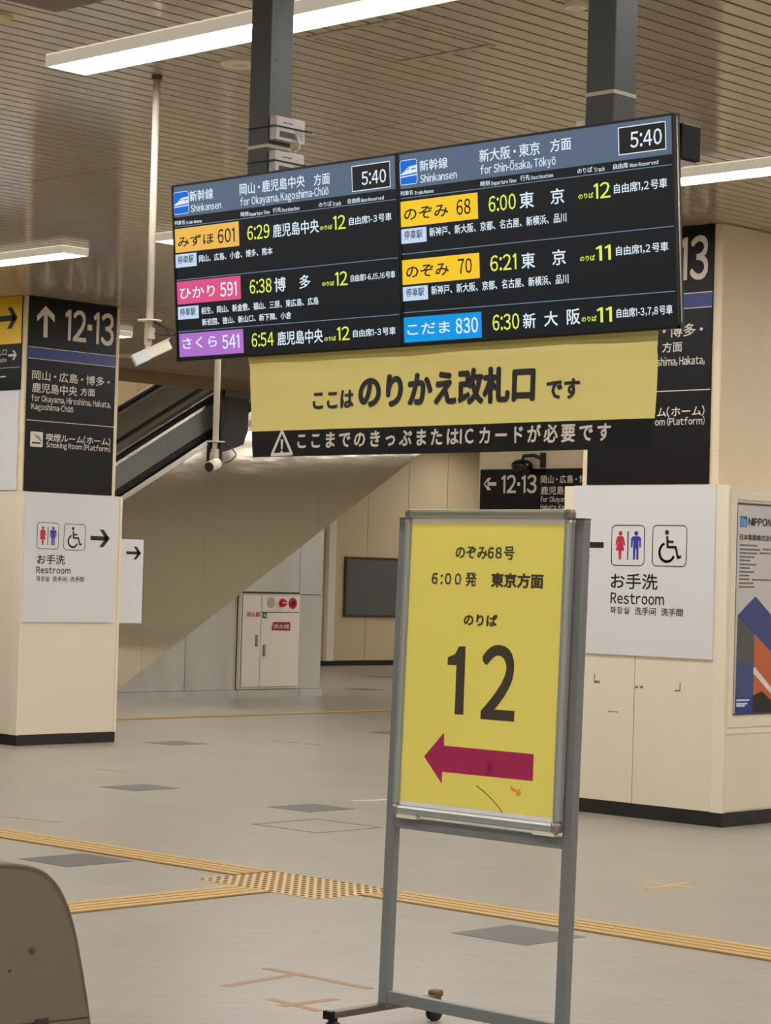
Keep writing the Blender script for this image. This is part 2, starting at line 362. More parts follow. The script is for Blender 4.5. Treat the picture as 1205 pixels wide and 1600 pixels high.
BOARD_RIGHT = [('新幹線', 1.3179, 1.45, 0.6088, 0.0388, 'w', 0.012), ('Shinkansen', 1.3189, 1.4908, 0.5694, 0.0259, 'w', 0.01), ('新大阪・東京', 1.5979, 1.8669, 0.6119, 0.0433, 'w', 0.012), ('方面', 1.9133, 2.0021, 0.6142, 0.0413, 'w', 0.012),
 ('for Shin-Ōsaka, Tōkyō', 1.6012, 1.9346, 0.5711, 0.028, 'w', 0.01), ('5:40', 2.2492, 2.3752, 0.5928, 0.0494, 'w', 0.012), ('列車名', 1.2212, 1.2816, 0.5316, 0.0168, 'w', 0.01), ('Train Name', 1.2893, 1.3807, 0.5298, 0.0121, 'w', 0.01),
 ('時刻', 1.5996, 1.6419, 0.529, 0.0181, 'w', 0.01), ('Departure Time', 1.6492, 1.7612, 0.5291, 0.0126, 'w', 0.01), ('行先', 1.779, 1.8211, 0.5307, 0.0187, 'w', 0.01), ('Destination', 1.827, 1.9218, 0.531, 0.0124, 'w', 0.01),
 ('のりば', 2.0264, 2.0891, 0.5309, 0.0174, 'w', 0.01), ('Track', 2.0958, 2.1412, 0.5296, 0.0138, 'w', 0.01), ('自由席', 2.1764, 2.2374, 0.5299, 0.018, 'w', 0.01), ('Non-Reserved', 2.245, 2.3585, 0.5301, 0.0119, 'w', 0.01),
 ('6:00', 1.6339, 1.7557, 0.4397, 0.0523, 'y', 0.008), ('東', 1.7734, 1.8354, 0.4385, 0.0534, 'w', 0.014), ('京', 1.9096, 1.9667, 0.4402, 0.051, 'w', 0.014), ('のりば', 2.0281, 2.0908, 0.4467, 0.0174, 'y', 0.02),
 ('12', 2.0928, 2.1614, 0.4418, 0.0502, 'y', 0.008), ('自由席1,2号車', 2.1771, 2.3919, 0.4503, 0.0326, 'w', 0.014), ('新神戸、新大阪、京都、名古屋、新横浜、品川', 1.356, 1.9737, 0.3776, 0.0314, 'w', 0.014), ('6:21', 1.6338, 1.7509, 0.2372, 0.0524, 'y', 0.008),
 ('東', 1.7745, 1.833, 0.2361, 0.0518, 'w', 0.014), ('京', 1.9095, 1.9667, 0.2375, 0.0511, 'w', 0.014), ('のりば', 2.028, 2.0907, 0.2419, 0.0175, 'y', 0.02), ('11', 2.0951, 2.157, 0.2391, 0.0486, 'y', 0.008),
 ('自由席1,2号車', 2.1793, 2.39, 0.2488, 0.031, 'w', 0.014), ('新神戸、新大阪、京都、名古屋、新横浜、品川', 1.357, 1.976, 0.1743, 0.0315, 'w', 0.014), ('6:30', 1.6373, 1.7568, 0.0349, 0.0525, 'y', 0.008), ('新', 1.7744, 1.8295, 0.0343, 0.0501, 'w', 0.014),
 ('大', 1.8679, 1.9256, 0.0363, 0.0497, 'w', 0.014), ('阪', 1.9656, 2.0212, 0.0368, 0.051, 'w', 0.014), ('のりば', 2.0281, 2.0908, 0.0423, 0.0175, 'y', 0.02), ('11', 2.0928, 2.1549, 0.037, 0.0487, 'y', 0.008),
 ('自由席1-3,7,8号車', 2.1749, 2.4006, 0.0467, 0.0311, 'w', 0.014)]
TAGS_RIGHT = [('tag', 'yellow', (1.2198, 0.4215, 1.584, 0.5113), [('のぞみ', 1.2371, 1.4464, 0.4429, 0.042, 'k', 0.02), ('68', 1.4861, 1.5513, 0.442, 0.0511, 'k', 0.012)]),
 ('stop', 'pale', (1.2188, 0.3625, 1.3412, 0.4142), [('停車駅', 1.2345, 1.3217, 0.3771, 0.0299, 'k', 0.01)]),
 ('tag', 'yellow', (1.2195, 0.2178, 1.5845, 0.305), [('のぞみ', 1.2394, 1.4425, 0.2397, 0.042, 'k', 0.02), ('70', 1.4859, 1.55, 0.239, 0.0503, 'k', 0.012)]),
 ('stop', 'pale', (1.2192, 0.1603, 1.3404, 0.2103), [('停車駅', 1.2356, 1.3228, 0.1739, 0.0299, 'k', 0.01)]),
 ('tag', 'blue', (1.22, 0.0138, 1.5868, 0.1025), [('こだま', 1.238, 1.4401, 0.039, 0.0393, 'w', 0.014), ('830', 1.4683, 1.5706, 0.0333, 0.0514, 'w', 0.015)])]
BOX_RIGHT = {'clock': (2.2011, 0.5745, 2.3908, 0.6617), 'head_bot': 0.5558, 'lines': [0.5227, 0.3266, 0.1197], 'logo': (1.223, 0.5697, 1.3046, 0.6553)}
BANNER = [('ここは', 0.3101, 0.5107, 0.1814, 0.0625, 'k', 0.035), ('のりかえ改札口', 0.543, 1.3748, 0.1781, 0.1176, 'k', 0.045), ('です', 1.4334, 1.5728, 0.1809, 0.064, 'k', 0.035), ('ここまでのきっぷまたはICカードが必要です', 0.2285, 1.7135, 0.0349, 0.0602, 'w', 0.03)]
BANNER_TRI = [(0.0926, 0.0151), (0.2009, 0.0173), (0.1443, 0.1038)]
PLAT = [('12', 0.359, 0.6154, 1.4856, 0.2886, 'w', 0.02), ('13', 0.7107, 0.9583, 1.4836, 0.2974, 'w', 0.02), ('岡山・広島・博多・', -0.0197, 0.9287, 1.0719, 0.0904, 'w', 0.015), ('鹿児島中央', -0.0148, 0.5293, 0.9506, 0.0932, 'w', 0.015),
 ('方面', 0.5739, 0.749, 0.9635, 0.0726, 'w', 0.015), ('for Okayama, Hiroshima, Hakata,', -0.0187, 0.9516, 0.8676, 0.0575, 'w', 0.015), ('Kagoshima-Chūō', -0.0158, 0.4884, 0.7897, 0.0548, 'w', 0.015),
 ('喫煙ルーム(ホーム)', 0.1714, 0.9609, 0.4951, 0.0744, 'w', 0.015), ('Smoking Room (Platform)', 0.1736, 0.9634, 0.4358, 0.0496, 'w', 0.015)]
PLAT_X = {'arrow': [(0.1168, 1.7876), (0.2277, 1.706), (0.2304, 1.6369), (0.1444, 1.7018), (0.1495, 1.4865), (0.0978, 1.4817), (0.0979, 1.6972), (0.0195, 1.6301), (0.0174, 1.685)],
 'dot': (0.6314, 1.6002, 0.6904, 1.659),
 'icon': (-0.0183, 0.4319, 0.1311, 0.5761),
 'rect': (-0.0723, 0.0065, 1.0009, 1.8774),
 'sep': 0.6823,
 'stripe': (-0.0781, 1.2728, 0.9948, 1.381)}
REST_LEFT = [('お手洗', 0.1546, 0.4883, 0.5621, 0.0895, 'k', 0.02), ('Restroom', 0.148, 0.5593, 0.4743, 0.0607, 'k', 0.02), ('화장실', 0.1512, 0.3019, 0.3949, 0.0511, 'k', 0.01), ('洗手间', 0.3442, 0.5152, 0.3968, 0.0514, 'k', 0.01),
 ('洗手間', 0.5581, 0.7273, 0.3989, 0.0518, 'k', 0.01)]
REST_LEFT_X = {'arrow': (0.7938, 0.7412, 1.0351, 0.9131), 'rect': (-0.005, 0.0057, 1.1102, 1.2411), 'wc': (0.1439, 0.7064, 0.4022, 0.9567), 'wheel': (0.4674, 0.704, 0.727, 0.9544)}
ARROW_X = {'arrow': (0.3224, 0.6317, 0.5128, 0.7618), 'rect': (0.2668, 0.0007, 0.5557, 0.8318)}
REST_RIGHT = [('お手洗', 0.394, 0.8195, 0.4767, 0.1103, 'k', 0.02), ('Restroom', 0.3955, 0.8799, 0.3674, 0.0785, 'k', 0.02), ('화장실', 0.3935, 0.5662, 0.293, 0.0518, 'k', 0.01), ('洗手间', 0.6186, 0.8087, 0.2895, 0.0563, 'k', 0.01),
 ('洗手間', 0.8579, 1.0504, 0.2897, 0.0557, 'k', 0.01)]
REST_RIGHT_X = {'bar': (0.1526, 0.7718, 0.317, 0.8148), 'rect': (0.0038, -0.0121, 1.3117, 1.2333), 'wc': (0.3905, 0.6465, 0.6924, 0.9392), 'wheel': (0.7657, 0.647, 1.0697, 0.9402)}
PLAT3 = [('12', 0.378, 0.5964, 0.3419, 0.1996, 'w', 0.02), ('13', 0.6831, 0.903, 0.3422, 0.1981, 'w', 0.02), ('岡山・広島・博多・', 0.9707, 1.7819, 0.4455, 0.091, 'w', 0.015), ('鹿児島中央', 0.975, 1.5463, 0.3173, 0.0946, 'w', 0.015),
 ('for Okayama, Hiroshima,', 0.973, 1.7659, 0.2349, 0.0582, 'w', 0.015), ('Hakata, Kagoshima-Chūō', 0.9759, 1.7687, 0.1467, 0.0582, 'w', 0.015)]
PLAT3_X = {'arrow': (0.099, 0.3739, 0.2961, 0.5169), 'dome': [(0.7859, 0.6357), (0.9623, 0.6973)], 'dot': (0.6172, 0.421, 0.6605, 0.4613), 'rect': (0.0614, 0.0873, 1.5475, 0.6144)}
YEL_X = {'arrow': (0.6869, 1.5583, 1.113, 1.7628),
 'arrow2': (0.9845, 1.2564, 1.1165, 1.3491),
 'krect': (0.8499, 0.9631, 1.1771, 1.4138),
 'sep': 1.1851,
 'text': [('改札口', 0.7176, 0.9573, 1.3076, 0.0587, 'w', 0.015), ('Gate', 0.8242, 0.956, 1.2435, 0.039, 'w', 0.015), ('ー', 0.8679, 0.9521, 1.0619, 0.0834, 'w', 0.02)],
 'wrect': (0.887, 0.005, 1.1667, 0.961),
 'yrect': (0.8255, 1.4139, 1.1744, 1.8904)}
FIRE = {'btn': (0.9807, 1.1802, 1.0587, 1.181),
 'disc': (0.566, 1.1878, 0.6409, 1.1886),
 'green': (0.4125, 0.9673, 0.4952, 1.0492),
 'h1': (0.2872, 0.5823, 0.3456, 0.7395),
 'h2': (0.4307, 0.4471, 0.4928, 0.6072),
 'hseam': 1.0504,
 'lamp': (0.7783, 1.1841, 0.8371, 1.1847),
 'rect': (0.0635, -0.0137, 1.1512, 1.3303),
 'red': [(0.6133, 0.9187), (0.9454, 0.9179), (0.9468, 0.7985), (0.5862, 0.805)],
 'rtext': ('消火栓', 0.6168, 0.9288, 0.8279, 0.0604, 'w', 0.015),
 'seam': 0.3892,
 'text': ('消火器', 0.1134, 0.3624, 0.9858, 0.0693, 'r', 0.015),
 'vs': 0.4168}
YELR = 1.1744
POSTER_TEXT = [('NIPPON', 0.1904, 0.4718, 1.135, 0.0502, 'k', 0.03), ('日本製鉄株式会社', 0.0881, 0.5079, 1.0263, 0.0416, 'k', 0.02)]
POSTER_LINES = [(0.0894, 0.9897, 0.3139, 0.9961), (0.0906, 0.96, 0.3422, 0.9669), (0.3736, 0.9653, 0.4786, 0.9682), (0.0916, 0.9338, 0.312, 0.9396), (0.3329, 0.9378, 0.4797, 0.9416), (0.0907, 0.9064, 0.2716, 0.911), (0.0917, 0.8815, 0.2251, 0.8847),
 (0.0908, 0.8529, 0.2987, 0.8576), (0.0918, 0.8279, 0.2231, 0.8308), (0.0908, 0.8006, 0.28, 0.8044), (0.0919, 0.7744, 0.219, 0.7768), (0.0909, 0.7482, 0.2201, 0.7506), (0.2471, 0.7463, 0.4873, 0.7506), (0.09, 0.7197, 0.2688, 0.7227),
 (0.089, 0.6935, 0.2864, 0.6966)]
STAND_TEXT = [('のぞみ68号', 0.2538, 0.5367, 1.7717, 0.0463, 'k', 0.028), ('6:00発', 0.1362, 0.3667, 1.6716, 0.05, 'k', 0.028), ('東京方面', 0.434, 0.6779, 1.6716, 0.0505, 'k', 0.036), ('のりば', 0.3092, 0.4693, 1.5285, 0.041, 'k', 0.032),
 ('2', 0.4109, 0.5659, 1.1965, 0.2554, 'k', 0.022)]
STAND_ONE = [(0.3226, 1.4507), (0.3253, 1.2011), (0.2823, 1.2002), (0.2815, 1.38), (0.2371, 1.3788), (0.2366, 1.4068), (0.2714, 1.4198), (0.2907, 1.4494)]
STAND_ARROW = [(0.1398, 1.0357), (0.2342, 1.1298), (0.2371, 1.0822), (0.6689, 1.0822), (0.669, 0.987), (0.2339, 0.9858), (0.2343, 0.9423)]
STAND_CRACK = [(0.4034, 0.9495), (0.4425, 0.9301), (0.4815, 0.906), (0.5128, 0.883), (0.5342, 0.8625)]

# ================================================================== SETTING
ZC = 4.28
fl = MB().box(-34, 10, -10, 44, -.1, 0)
floor = obj('floor', fl, floor_material(), label='pale beige vinyl tile concourse floor', kind='structure')
gtile = mat('dark_grey_tile', (86, 81, 79), .35, noise=.06, nscale=8)
for (x0, x1, y0, y1) in ((-7.53,-7.06,8.375,8.82),(-10.95,-10.49,8.40,8.88),(-12.39,-11.95,11.745,12.21),(-14.22,-13.80,11.67,12.15),(-17.65,-17.21,15.02,15.50),(-17.75,-17.3,18.3,18.75),(-24.7,-24.25,24.9,25.35),(-27.6,-27.15,28.3,28.75)):
    obj('floor_tile', MB().box(x0, x1, y0, y1, -.01, .0015), gtile, floor, 'dark grey floor tile')
# ceiling: metal slats running along y, with cross seams
cb = MB(); seams = [-10, -3.5, .87, 5.23, 9.585, 13.95, 18.3, 22.65, 27.0, 31.4, 36, 44]
P_ = .1193
def slats(x0, x1, ylist):
    n = int((x1-x0)/P_)
    for i in range(n):
        a = x0 + i*P_
        for y0, y1 in zip(ylist[:-1], ylist[1:]):
            y0 += .003; y1 -= .003
            k = len(cb.v); e = .008
            prof = [(a+.007, ZC+.006), (a+.007, ZC+.002), (a+.010, ZC), (a+P_-.013, ZC), (a+P_-.010, ZC+.002), (a+P_-.010, ZC+.006)]
            for y in (y0, y1): cb.v += [(x, y, z) for x, z in prof]
            for q in range(5): cb.f.append((k+q, k+6+q, k+7+q, k+q+1))
slats(-23.3 + (23.3-6.431) % P_ - .001, 10, seams)
slats(-34, -23.3, [26.0, 31.4, 36, 44])
slats(-34, -23.3, [-10, -3.5, .87, 5.23, 9.585, 13.0])
obj('ceiling', cb, slat, label='brown grey metal slat ceiling', kind='structure')
bk = MB().box(-23.32, 10, -10, 44, ZC+.12, ZC+.16).box(-34, -23.32, 26, 44, ZC+.12, ZC+.16).box(-34, -23.32, -10, 13, ZC+.12, ZC+.16)
obj('ceiling_backing', bk, mat('plenum_dark', (20, 14, 8), .9, spec=0), kind='structure', label='dark void behind the ceiling slats')
obj('trim_1', MB().box(-23.34, -23.29, 12.9, 26.1, 4.12, 4.30), mat('fascia_tan', (150, 128, 98), .5), kind='structure', label='tan fascia edging the ceiling opening over the escalator')
obj('trim_2', MB().box(-34, -23.34, 26.0, 26.05, 4.2, 8).box(-34, -23.34, 12.95, 13.0, 4.2, 8).box(-23.33, -23.29, 12.95, 26.05, 4.30, 8), wall_m, kind='structure', label='plain sides of the shaft above the escalator')
obj('ceiling_upper', MB().box(-34, -23.2, 12.9, 26.1, 6.4, 6.5), wall_m, kind='structure', label='plain upper ceiling over the escalator shaft')  # unseen ceiling, set low to carry the added shaft lamps
# walls
wf = MB().box(-31.2, -31.06, 10, 44, 0, 8)
y = 10.7 + .0
wl = obj('wall_far', wf, mat('wall_joint', (120, 100, 74), .6), kind='structure', label='beige panelled wall beyond the escalator')
pn = MB(); y0 = 30.70 - 1.11*18
while y0 < 44:
    pn.box(-31.06, -31.0, y0+.006, y0+1.104, .095, 8); y0 += 1.11
obj('wall_panel', pn, wall_m, wl)
obj('baseboard_far', MB().box(-31.06, -30.985, 10, 44, 0, .095), plinth_m, kind='structure', label='black skirting along the far wall')
obj('trim_3', MB().box(-31.0, -30.90, 30.70, 30.88, 0.095, 6), cream_trim, kind='structure', label='pale corner post on the far wall')
wall_p = mat('wall_pale', (206, 198, 182), .6)
obj('wall_north', MB().box(-34, 10, 40, 40.1, 0, 8), wall_p, kind='structure', label='beige wall closing the concourse')
obj('wall_south', MB().box(-34, 10, -9, -8.9, 0, 8), wall_p, kind='structure', label='beige wall behind the viewer')
obj('wall_east', MB().box(8, 8.1, -9, 40, 0, 8), wall_p, kind='structure', label='beige wall behind the ticket gates')

# ================================================================== CEILING LAMPS
def lamp(x0, x1, yc, label, zc=ZC, group='fluorescent ceiling lamps'):
    t = thing('ceiling_lamp', label, 'ceiling lamp', ((x0+x1)/2, yc, zc), group)
    h = .13
    b = MB()
    b.box(x0, x1, yc-h, yc-h+.012, zc-.062, zc); b.box(x0, x1, yc+h-.012, yc+h, zc-.062, zc)
    b.box(x0, x0+.012, yc-h+.012, yc+h-.012, zc-.062, zc); b.box(x1-.012, x1, yc-h+.012, yc+h-.012, zc-.062, zc)
    b.box(x0, x1, yc-h, yc+h, zc-.004, zc)
    obj('housing', b, lamp_body, t)
    obj('diffuser', MB().box(x0+.012, x1-.012, yc-h+.012, yc+h-.012, zc-.060, zc-.03), lamp_glow, t)
    return t
lamp(-9.40, -3.40, 7.355, 'long lit ceiling lamp passing behind the left hanging post')
lamp(-20.83, -14.83, 11.765, 'lit ceiling lamp in front of the left pillar')
lamp(-13.725, -7.725, 11.765, 'lit ceiling lamp running behind the departure boards and showing at both sides')
lamp(-22.6, -19.58, 16.22, 'small distant lit ceiling lamp beside the left pillar')
hid = 'lit ceiling lamp hidden from view or outside the picture'
for yc, segs in ((7.355, [(-16.5,-10.6),(-2.3,3.7)]), (11.765, [(-6.6,-.6),(.5,6.5)]), (16.22, [(-18.3,-12.3),(-11.2,-5.2),(-4.1,1.9)]), (20.65, [(-15.8,-9.8),(-8.7,-2.7),(-1.6,4.4)]),
                 (25.05, [(-22.9,-16.9),(-15.8,-9.8),(-8.7,-2.7),(-1.6,4.4)]), (29.4, [(-23,-17),(-15.8,-9.8),(-8.7,-2.7),(-1.6,4.4)]), (33.8, [(-30.2,-24.2),(-23,-17),(-15.8,-9.8),(-8.7,-2.7),(-1.6,4.4)]),
                 (2.96, [(-20.8,-14.8),(-13.7,-7.7),(-6.6,-.6),(.5,6.5)]), (-1.45, [(-13.7,-7.7),(-6.6,-.6),(.5,6.5)]), (-5.9, [(-6.6,-.6),(.5,6.5)])):
    for a, b in segs: lamp(a, b, yc, hid)
for yy in (14.3, 17.0, 19.5, 22.0, 24.6): lamp(-29.5, -24.5, yy, 'added lamp high up in the shaft over the escalator, out of view', zc=6.4)  # unseen lamps added to brighten the wall above the escalator

# ceiling fittings
def disc(name, x, y, r, m_, label, cat, t=.015):
    o = thing(name, label, cat, (x, y, ZC))
    obj('rim', MB().lathe((x, y, ZC+.01), (0, 0, -1), [(r, 0), (r, .01+t*.5), (r*.92, .01+t), (r*.86, .01+t)], 32), m_, o)
    obj('grille', MB().lathe((x, y, ZC+.01), (0, 0, -1), [(r*.86, 0), (r*.86, .01+t*.7), (r*.3, .01+t*1.1), (.001, .01+t*1.15)], 32), mat('grille_'+name, (206, 190, 160), .5), o)
disc('ceiling_speaker', -8.745, 7.95, .10, cream_trim, 'round cream ceiling speaker left of the left hanging post', 'speaker')
disc('smoke_detector', -6.60, 8.01, .052, white_paint, 'small white ceiling detector left of the right hanging post', 'detector', .03)
disc('ceiling_downlight', -8.93, 6.57, .075, mat('downlight_yellow', (214, 196, 130), .5), 'small yellowish round ceiling fitting near the brown access panel', 'downlight')
disc('ceiling_vent', -21.88, 18.17, .13, cream_trim, 'small round ceiling fitting far off above the white pole camera', 'vent')
obj('access_panel', MB().box(-8.625, -8.0, 6.05, 6.68, ZC-.006, ZC+.02), mat('panel_brown', (112, 92, 80), .5), label='plain brown square access panel in the slat ceiling', cat='access panel')
hf = MB().box(-8.06, -7.45, 7.745, 7.785, ZC-.004, ZC+.006).box(-8.06, -7.45, 8.40, 8.44, ZC-.004, ZC+.006).box(-8.062, -8.05, 7.745, 8.44, ZC-.003, ZC+.006).box(-7.46, -7.448, 7.745, 8.44, ZC-.003, ZC+.006)
obj('ceiling_hatch', hf, mat('hatch_edge', (160, 145, 124), .3), label='slat covered ceiling hatch edged by two pale strips above the boards', cat='hatch')

# ================================================================== PILLARS
def pillar(name, label, X0, X1, Y0, Y1, sx0, sx1, sy0, sy1, xs, ys, front=True):
    t = thing('pillar', label, 'pillar', ((X0+X1)/2, (Y0+Y1)/2, 0))
    obj('plinth', MB().box(X0+.008, X1-.008, Y0+.008, Y1-.008, 0, .10), plinth_m, t, bevel=.004)
    obj('cladding_core', MB().box(X0+.02, X1-.02, Y0+.02, Y1-.02, .10, 2.40), dark, t)
    tw = .107
    for cx, dx in ((X0, 1), (X1, -1)):
        for cy, dy in ((Y0, 1), (Y1, -1)):
            fr = Frame((cx, cy, .10), (dx, 0, 0), (0, dy, 0))
            pts = [(0, .004), (.004, 0), (tw, 0), (tw, .03), (.03, .03), (.03, .035), (0, .035)]
            if dx*dy < 0: pass
            mb = MB(); n = len(pts)
            mb.v = [fr(u, v, 0) for u, v in pts]; mb.v = [(a, b, .10) for a, b, c in mb.v] + [(a, b, 2.41) for a, b, c in mb.v]
            mb.f = [tuple(range(n)), tuple(range(n, 2*n))] + [(i, (i+1) % n, n+(i+1) % n, n+i) for i in range(n)]
            obj('corner_trim', mb, cream_trim, t)
    g = .003
    xa = [X0+tw] + xs + [X1-tw]; ya = [Y0+.035] + ys + [Y1-.035]
    for a, b in zip(xa[:-1], xa[1:]):
        obj('cladding_panel', MB().box(a+g, b-g, Y0+.003, Y0+.03, .103, 2.41), cream, t)
        obj('cladding_panel', MB().box(a+g, b-g, Y1-.03, Y1-.003, .103, 2.41), cream, t)
    for a, b in zip(ya[:-1], ya[1:]):
        obj('cladding_panel', MB().box(X1-.03, X1-.003, a+g, b-g, .103, 2.41), cream, t)
        obj('cladding_panel', MB().box(X0+.003, X0+.03, a+g, b-g, .103, 2.41), cream, t)
    obj('cap', MB().box(X0+.03, X1-.03, Y0+.03, Y1-.03, 2.39, 2.408), cream_trim, t)
    obj('shaft', MB().box(sx0, sx1, sy0, sy1, 2.40, ZC), stucco, t, bevel=.012)
    return t
pil_l = pillar('pillar', 'cream clad pillar at the left with a black platform sign and a restroom sign', -19.32, -17.82, 13.60, 14.82, -19.23, -17.87, 13.61, 14.76, [], [])
pil_r = pillar('pillar', 'cream clad pillar at the right behind the yellow sign stand', -11.16, -9.66, 13.55, 14.77, -11.02, -9.78, 13.58, 14.74, [-10.46], [])
pil_f = pillar('pillar', 'pillar farther back carrying a small black platform sign', -18.2, -16.25, 20.42, 21.9, -18.16, -16.29, 20.47, 21.85, [], [])

def board(name, label, cat, fr, rect, m_, t=.014):
    o = thing(name, label, cat, fr((rect[0]+rect[2])/2, rect[1], 0))
    obj('panel', MB().fbox(fr, *rect, 0, t), m_, o, bevel=.002)
    return o
def letters(fr, d, items, parent, name='lettering', pick=None, table=TXT):
    by = {}
    for (s, a, b, v, h, c, bold) in items:
        by.setdefault(c, Flat(fr, d)).text(s, a, b, v, h, bold)
    for c, f in by.items(): obj(name, f, table[c], parent)

# --- platform sign layout shared by both pillars
def platform_sign(fr, label, du, rect, arrow_left=False):
    o = board('platform_sign', label, 'sign', fr, rect, signblack)
    d = .0165
    st = PLAT_X['stripe']; u0, u1 = rect[0], rect[2]
    obj('stripe', MB().fbox(fr, u0, st[1], u1, st[3], .012, .016), navy, o, 'blue stripe')
    k = Flat(fr, d)
    for v in (st[1], st[3], PLAT_X['sep']): k.rect(u0, v-.003, u1, v+.003)
    q = PLAT_X['dot']; k.rect(q[0]+du, q[1], q[2]+du, q[3])
    q = PLAT_X['icon']; k.rrect(q[0]+du, q[1], q[2]+du, q[3], .015)
    k.poly([(a+du, b) for a, b in PLAT_X['arrow']])
    obj('pictograms', k, signtext, o)
    c = Flat(fr, d+.0012); c.rect(q[0]+du+.02, q[1]+.03, q[2]+du-.025, q[1]+.045)
    c.stroke([(q[0]+du+.05, q[3]-.025), (q[0]+du+.07, q[3]-.05), (q[0]+du+.10, q[3]-.06), (q[0]+du+.13, q[3]-.085)], .008)
    c.stroke([(q[0]+du+.075, q[3]-.025), (q[0]+du+.10, q[3]-.045), (q[0]+du+.125, q[3]-.055)], .006)
    obj('cigarette_symbol', c, ink, o)
    letters(fr, d, [(s, a+du, b+du, v, h, c_, bo) for s, a, b, v, h, c_, bo in PLAT], o)
    return o
frL = FX(-17.868, 13.70, 2.41)
platform_sign(frL, 'black 12-13 platform sign with an up arrow on the left pillar', 0, (-.072, .006, 1.003, 1.866))
frR = FY(-10.96, 13.578, 2.41)
platform_sign(frR, 'black 12-13 platform sign on the right pillar, partly behind the departure board', .1, (-.001, .010, 1.105, 1.866))
# restroom sign, left pillar
fr = FX(-17.821, 13.62, 1.165)
o = board('restroom_sign', 'white restroom sign with a right arrow on the left pillar', 'sign', fr, (-.004, .0055, 1.1102, 1.2411), signwhite)
letters(fr, .0155, REST_LEFT, o)
people_icon(fr, .0155, REST_LEFT_X['wc'], o); wheel_icon(fr, .0155, REST_LEFT_X['wheel'], o)
obj('arrow', arrow(Flat(fr, .0155), *REST_LEFT_X['arrow'], 'r', .042), ink, o)
# narrow arrow sign sticking out behind the left pillar
fr = FX(-17.9, 14.6, 1.165)
o = board('arrow_sign', 'narrow white panel with a right arrow jutting out beside the left pillar', 'sign', fr, (.222, 0, .545, .830), signwhite, .03)
obj('arrow', arrow(Flat(fr, .0315), *ARROW_X['arrow'], 'r', .030), ink, o)
obj('bracket', MB().box(-17.95, -17.905, 14.80, 15.0, 1.3, 1.34).box(-17.95, -17.905, 14.80, 15.0, 1.8, 1.84), steel_dark, o)
# yellow exit sign and sheet on the left face of the left pillar
fr = FY(-19.1, 13.608, 2.41)
xr = 1.163
o = board('exit_sign', 'yellow and black gate sign with right arrows at the left edge', 'sign', fr, (.07, .97, YELR, 1.87), signblack)
obj('yellow_field', MB().fbox(fr, .07, YEL_X['yrect'][1], YELR, 1.866, .013, .016), yellow_sign, o)
obj('arrow', arrow(Flat(fr, .0175), *YEL_X['arrow'], 'r', .055), ink, o)
k = Flat(fr, .0165); arrow(k, *YEL_X['arrow2'], 'r', .022); k.rect(.07, YEL_X['sep']-.002, YELR, YEL_X['sep']+.002); obj('small_arrow', k, signtext, o)
letters(fr, .0165, YEL_X['text'], o)
obj('notice_sheet', MB().fbox(fr, .07, .012, YELR-.01, .965, 0, .014), signwhite, label='blank white notice panel under the yellow gate sign', cat='sign', bevel=.002)
fy = FY(-19.1, 13.60, .8)
ps = thing('poster_case', 'dark edged poster case on the left face of the left pillar', 'poster', fy(.5, 0))
obj('frame', MB().ring(fy, .1, 0, .812, 1.20, .02, -.002, .006), steel_dark, ps); obj('poster', MB().fbox(fy, .12, .02, .79, 1.18, -.002, .003), signwhite, ps)

# restroom sign, right pillar
fr = FY(-11.08, 13.552, 1.18)
o = board('restroom_sign', 'large white restroom sign on the right pillar, left part behind the stand', 'sign', fr, (.024, -.008, 1.313, 1.233), signwhite)
letters(fr, .0155, REST_RIGHT, o)
people_icon(fr, .0155, REST_RIGHT_X['wc'], o); wheel_icon(fr, .0155, REST_RIGHT_X['wheel'], o)
q = REST_RIGHT_X['bar']; cv = (q[1]+q[3])/2
obj('arrow', arrow(Flat(fr, .0155), q[2]-.26, cv-.09, q[2], cv+.09, 'l', .043), ink, o)
# scuffs on the right pillar's panels
k = Flat(FY(0, 13.553, 0), .0012)
for x, z in ((-10.83, .966), (-10.42, .945), (-10.05, .94)):
    if x < -10.8: k.rect(x-.004, z, x+.004, z+.06); k.rect(x-.004, z-.010, x+.05, z+.008)
    elif x < -10.2: k.rect(x-.03, z-.008, x-.005, z+.010); k.rect(x+.01, z-.006, x+.04, z+.012)
    else: k.rect(x-.004, z, x+.004, z+.06); k.rect(x-.045, z-.006, x+.004, z+.005)
k.rect(-10.70, .752, -10.60, .758)
obj('scuff_marks', k, mat('scuff', (120, 104, 80), .7), pil_r)
# poster case, right pillar
fr = FX(-9.663, 13.60, 1.0)
o = thing('poster_case', 'framed steel company poster on the side of the right pillar', 'poster', fr(.5, -.35, 0))
f = MB().ring(fr, -.02, -.30, 1.09, 1.375, .062, 0, .010)
obj('frame', f, cream_trim, o)
obj('lower_panel', MB().fbox(fr, -.02, -.885, 1.09, -.355, 0, .006), cream, o)
obj('rail', MB().fbox(fr, -.02, -.345, 1.09, -.305, 0, .008), cream_trim, o)
obj('inner_edge', MB().ring(fr, .040, -.213, 1.03, 1.290, .012, .002, .009), steel_dark, o)
obj('poster', MB().fbox(fr, .052, -.201, 1.018, 1.278, .001, .004), mat('poster_paper', (205, 198, 196), .3, coat=.3), o)
def art(name, m_, pts, d):
    obj(name, Flat(fr, d).poly(pts), m_, o)
art('grey_wall_shape', mat('art_grey', (84, 84, 86), .4), [(.0827,.4937),(.2937,.3598),(.3003,-.0655),(.0774,-.0854)], .0050)
art('blue_field', mat('art_navy', (66, 80, 124), .4), [(.0774,-.20),(.0774,.16),(.296,.16),(.296,-.20)], .0056)
art('orange_glow_shape', mat('art_orange', (196, 98, 56), .4), [(.2939,.3538),(.5085,.221),(.80,.0),(.80,-.20),(.2939,-.20)], .0056)
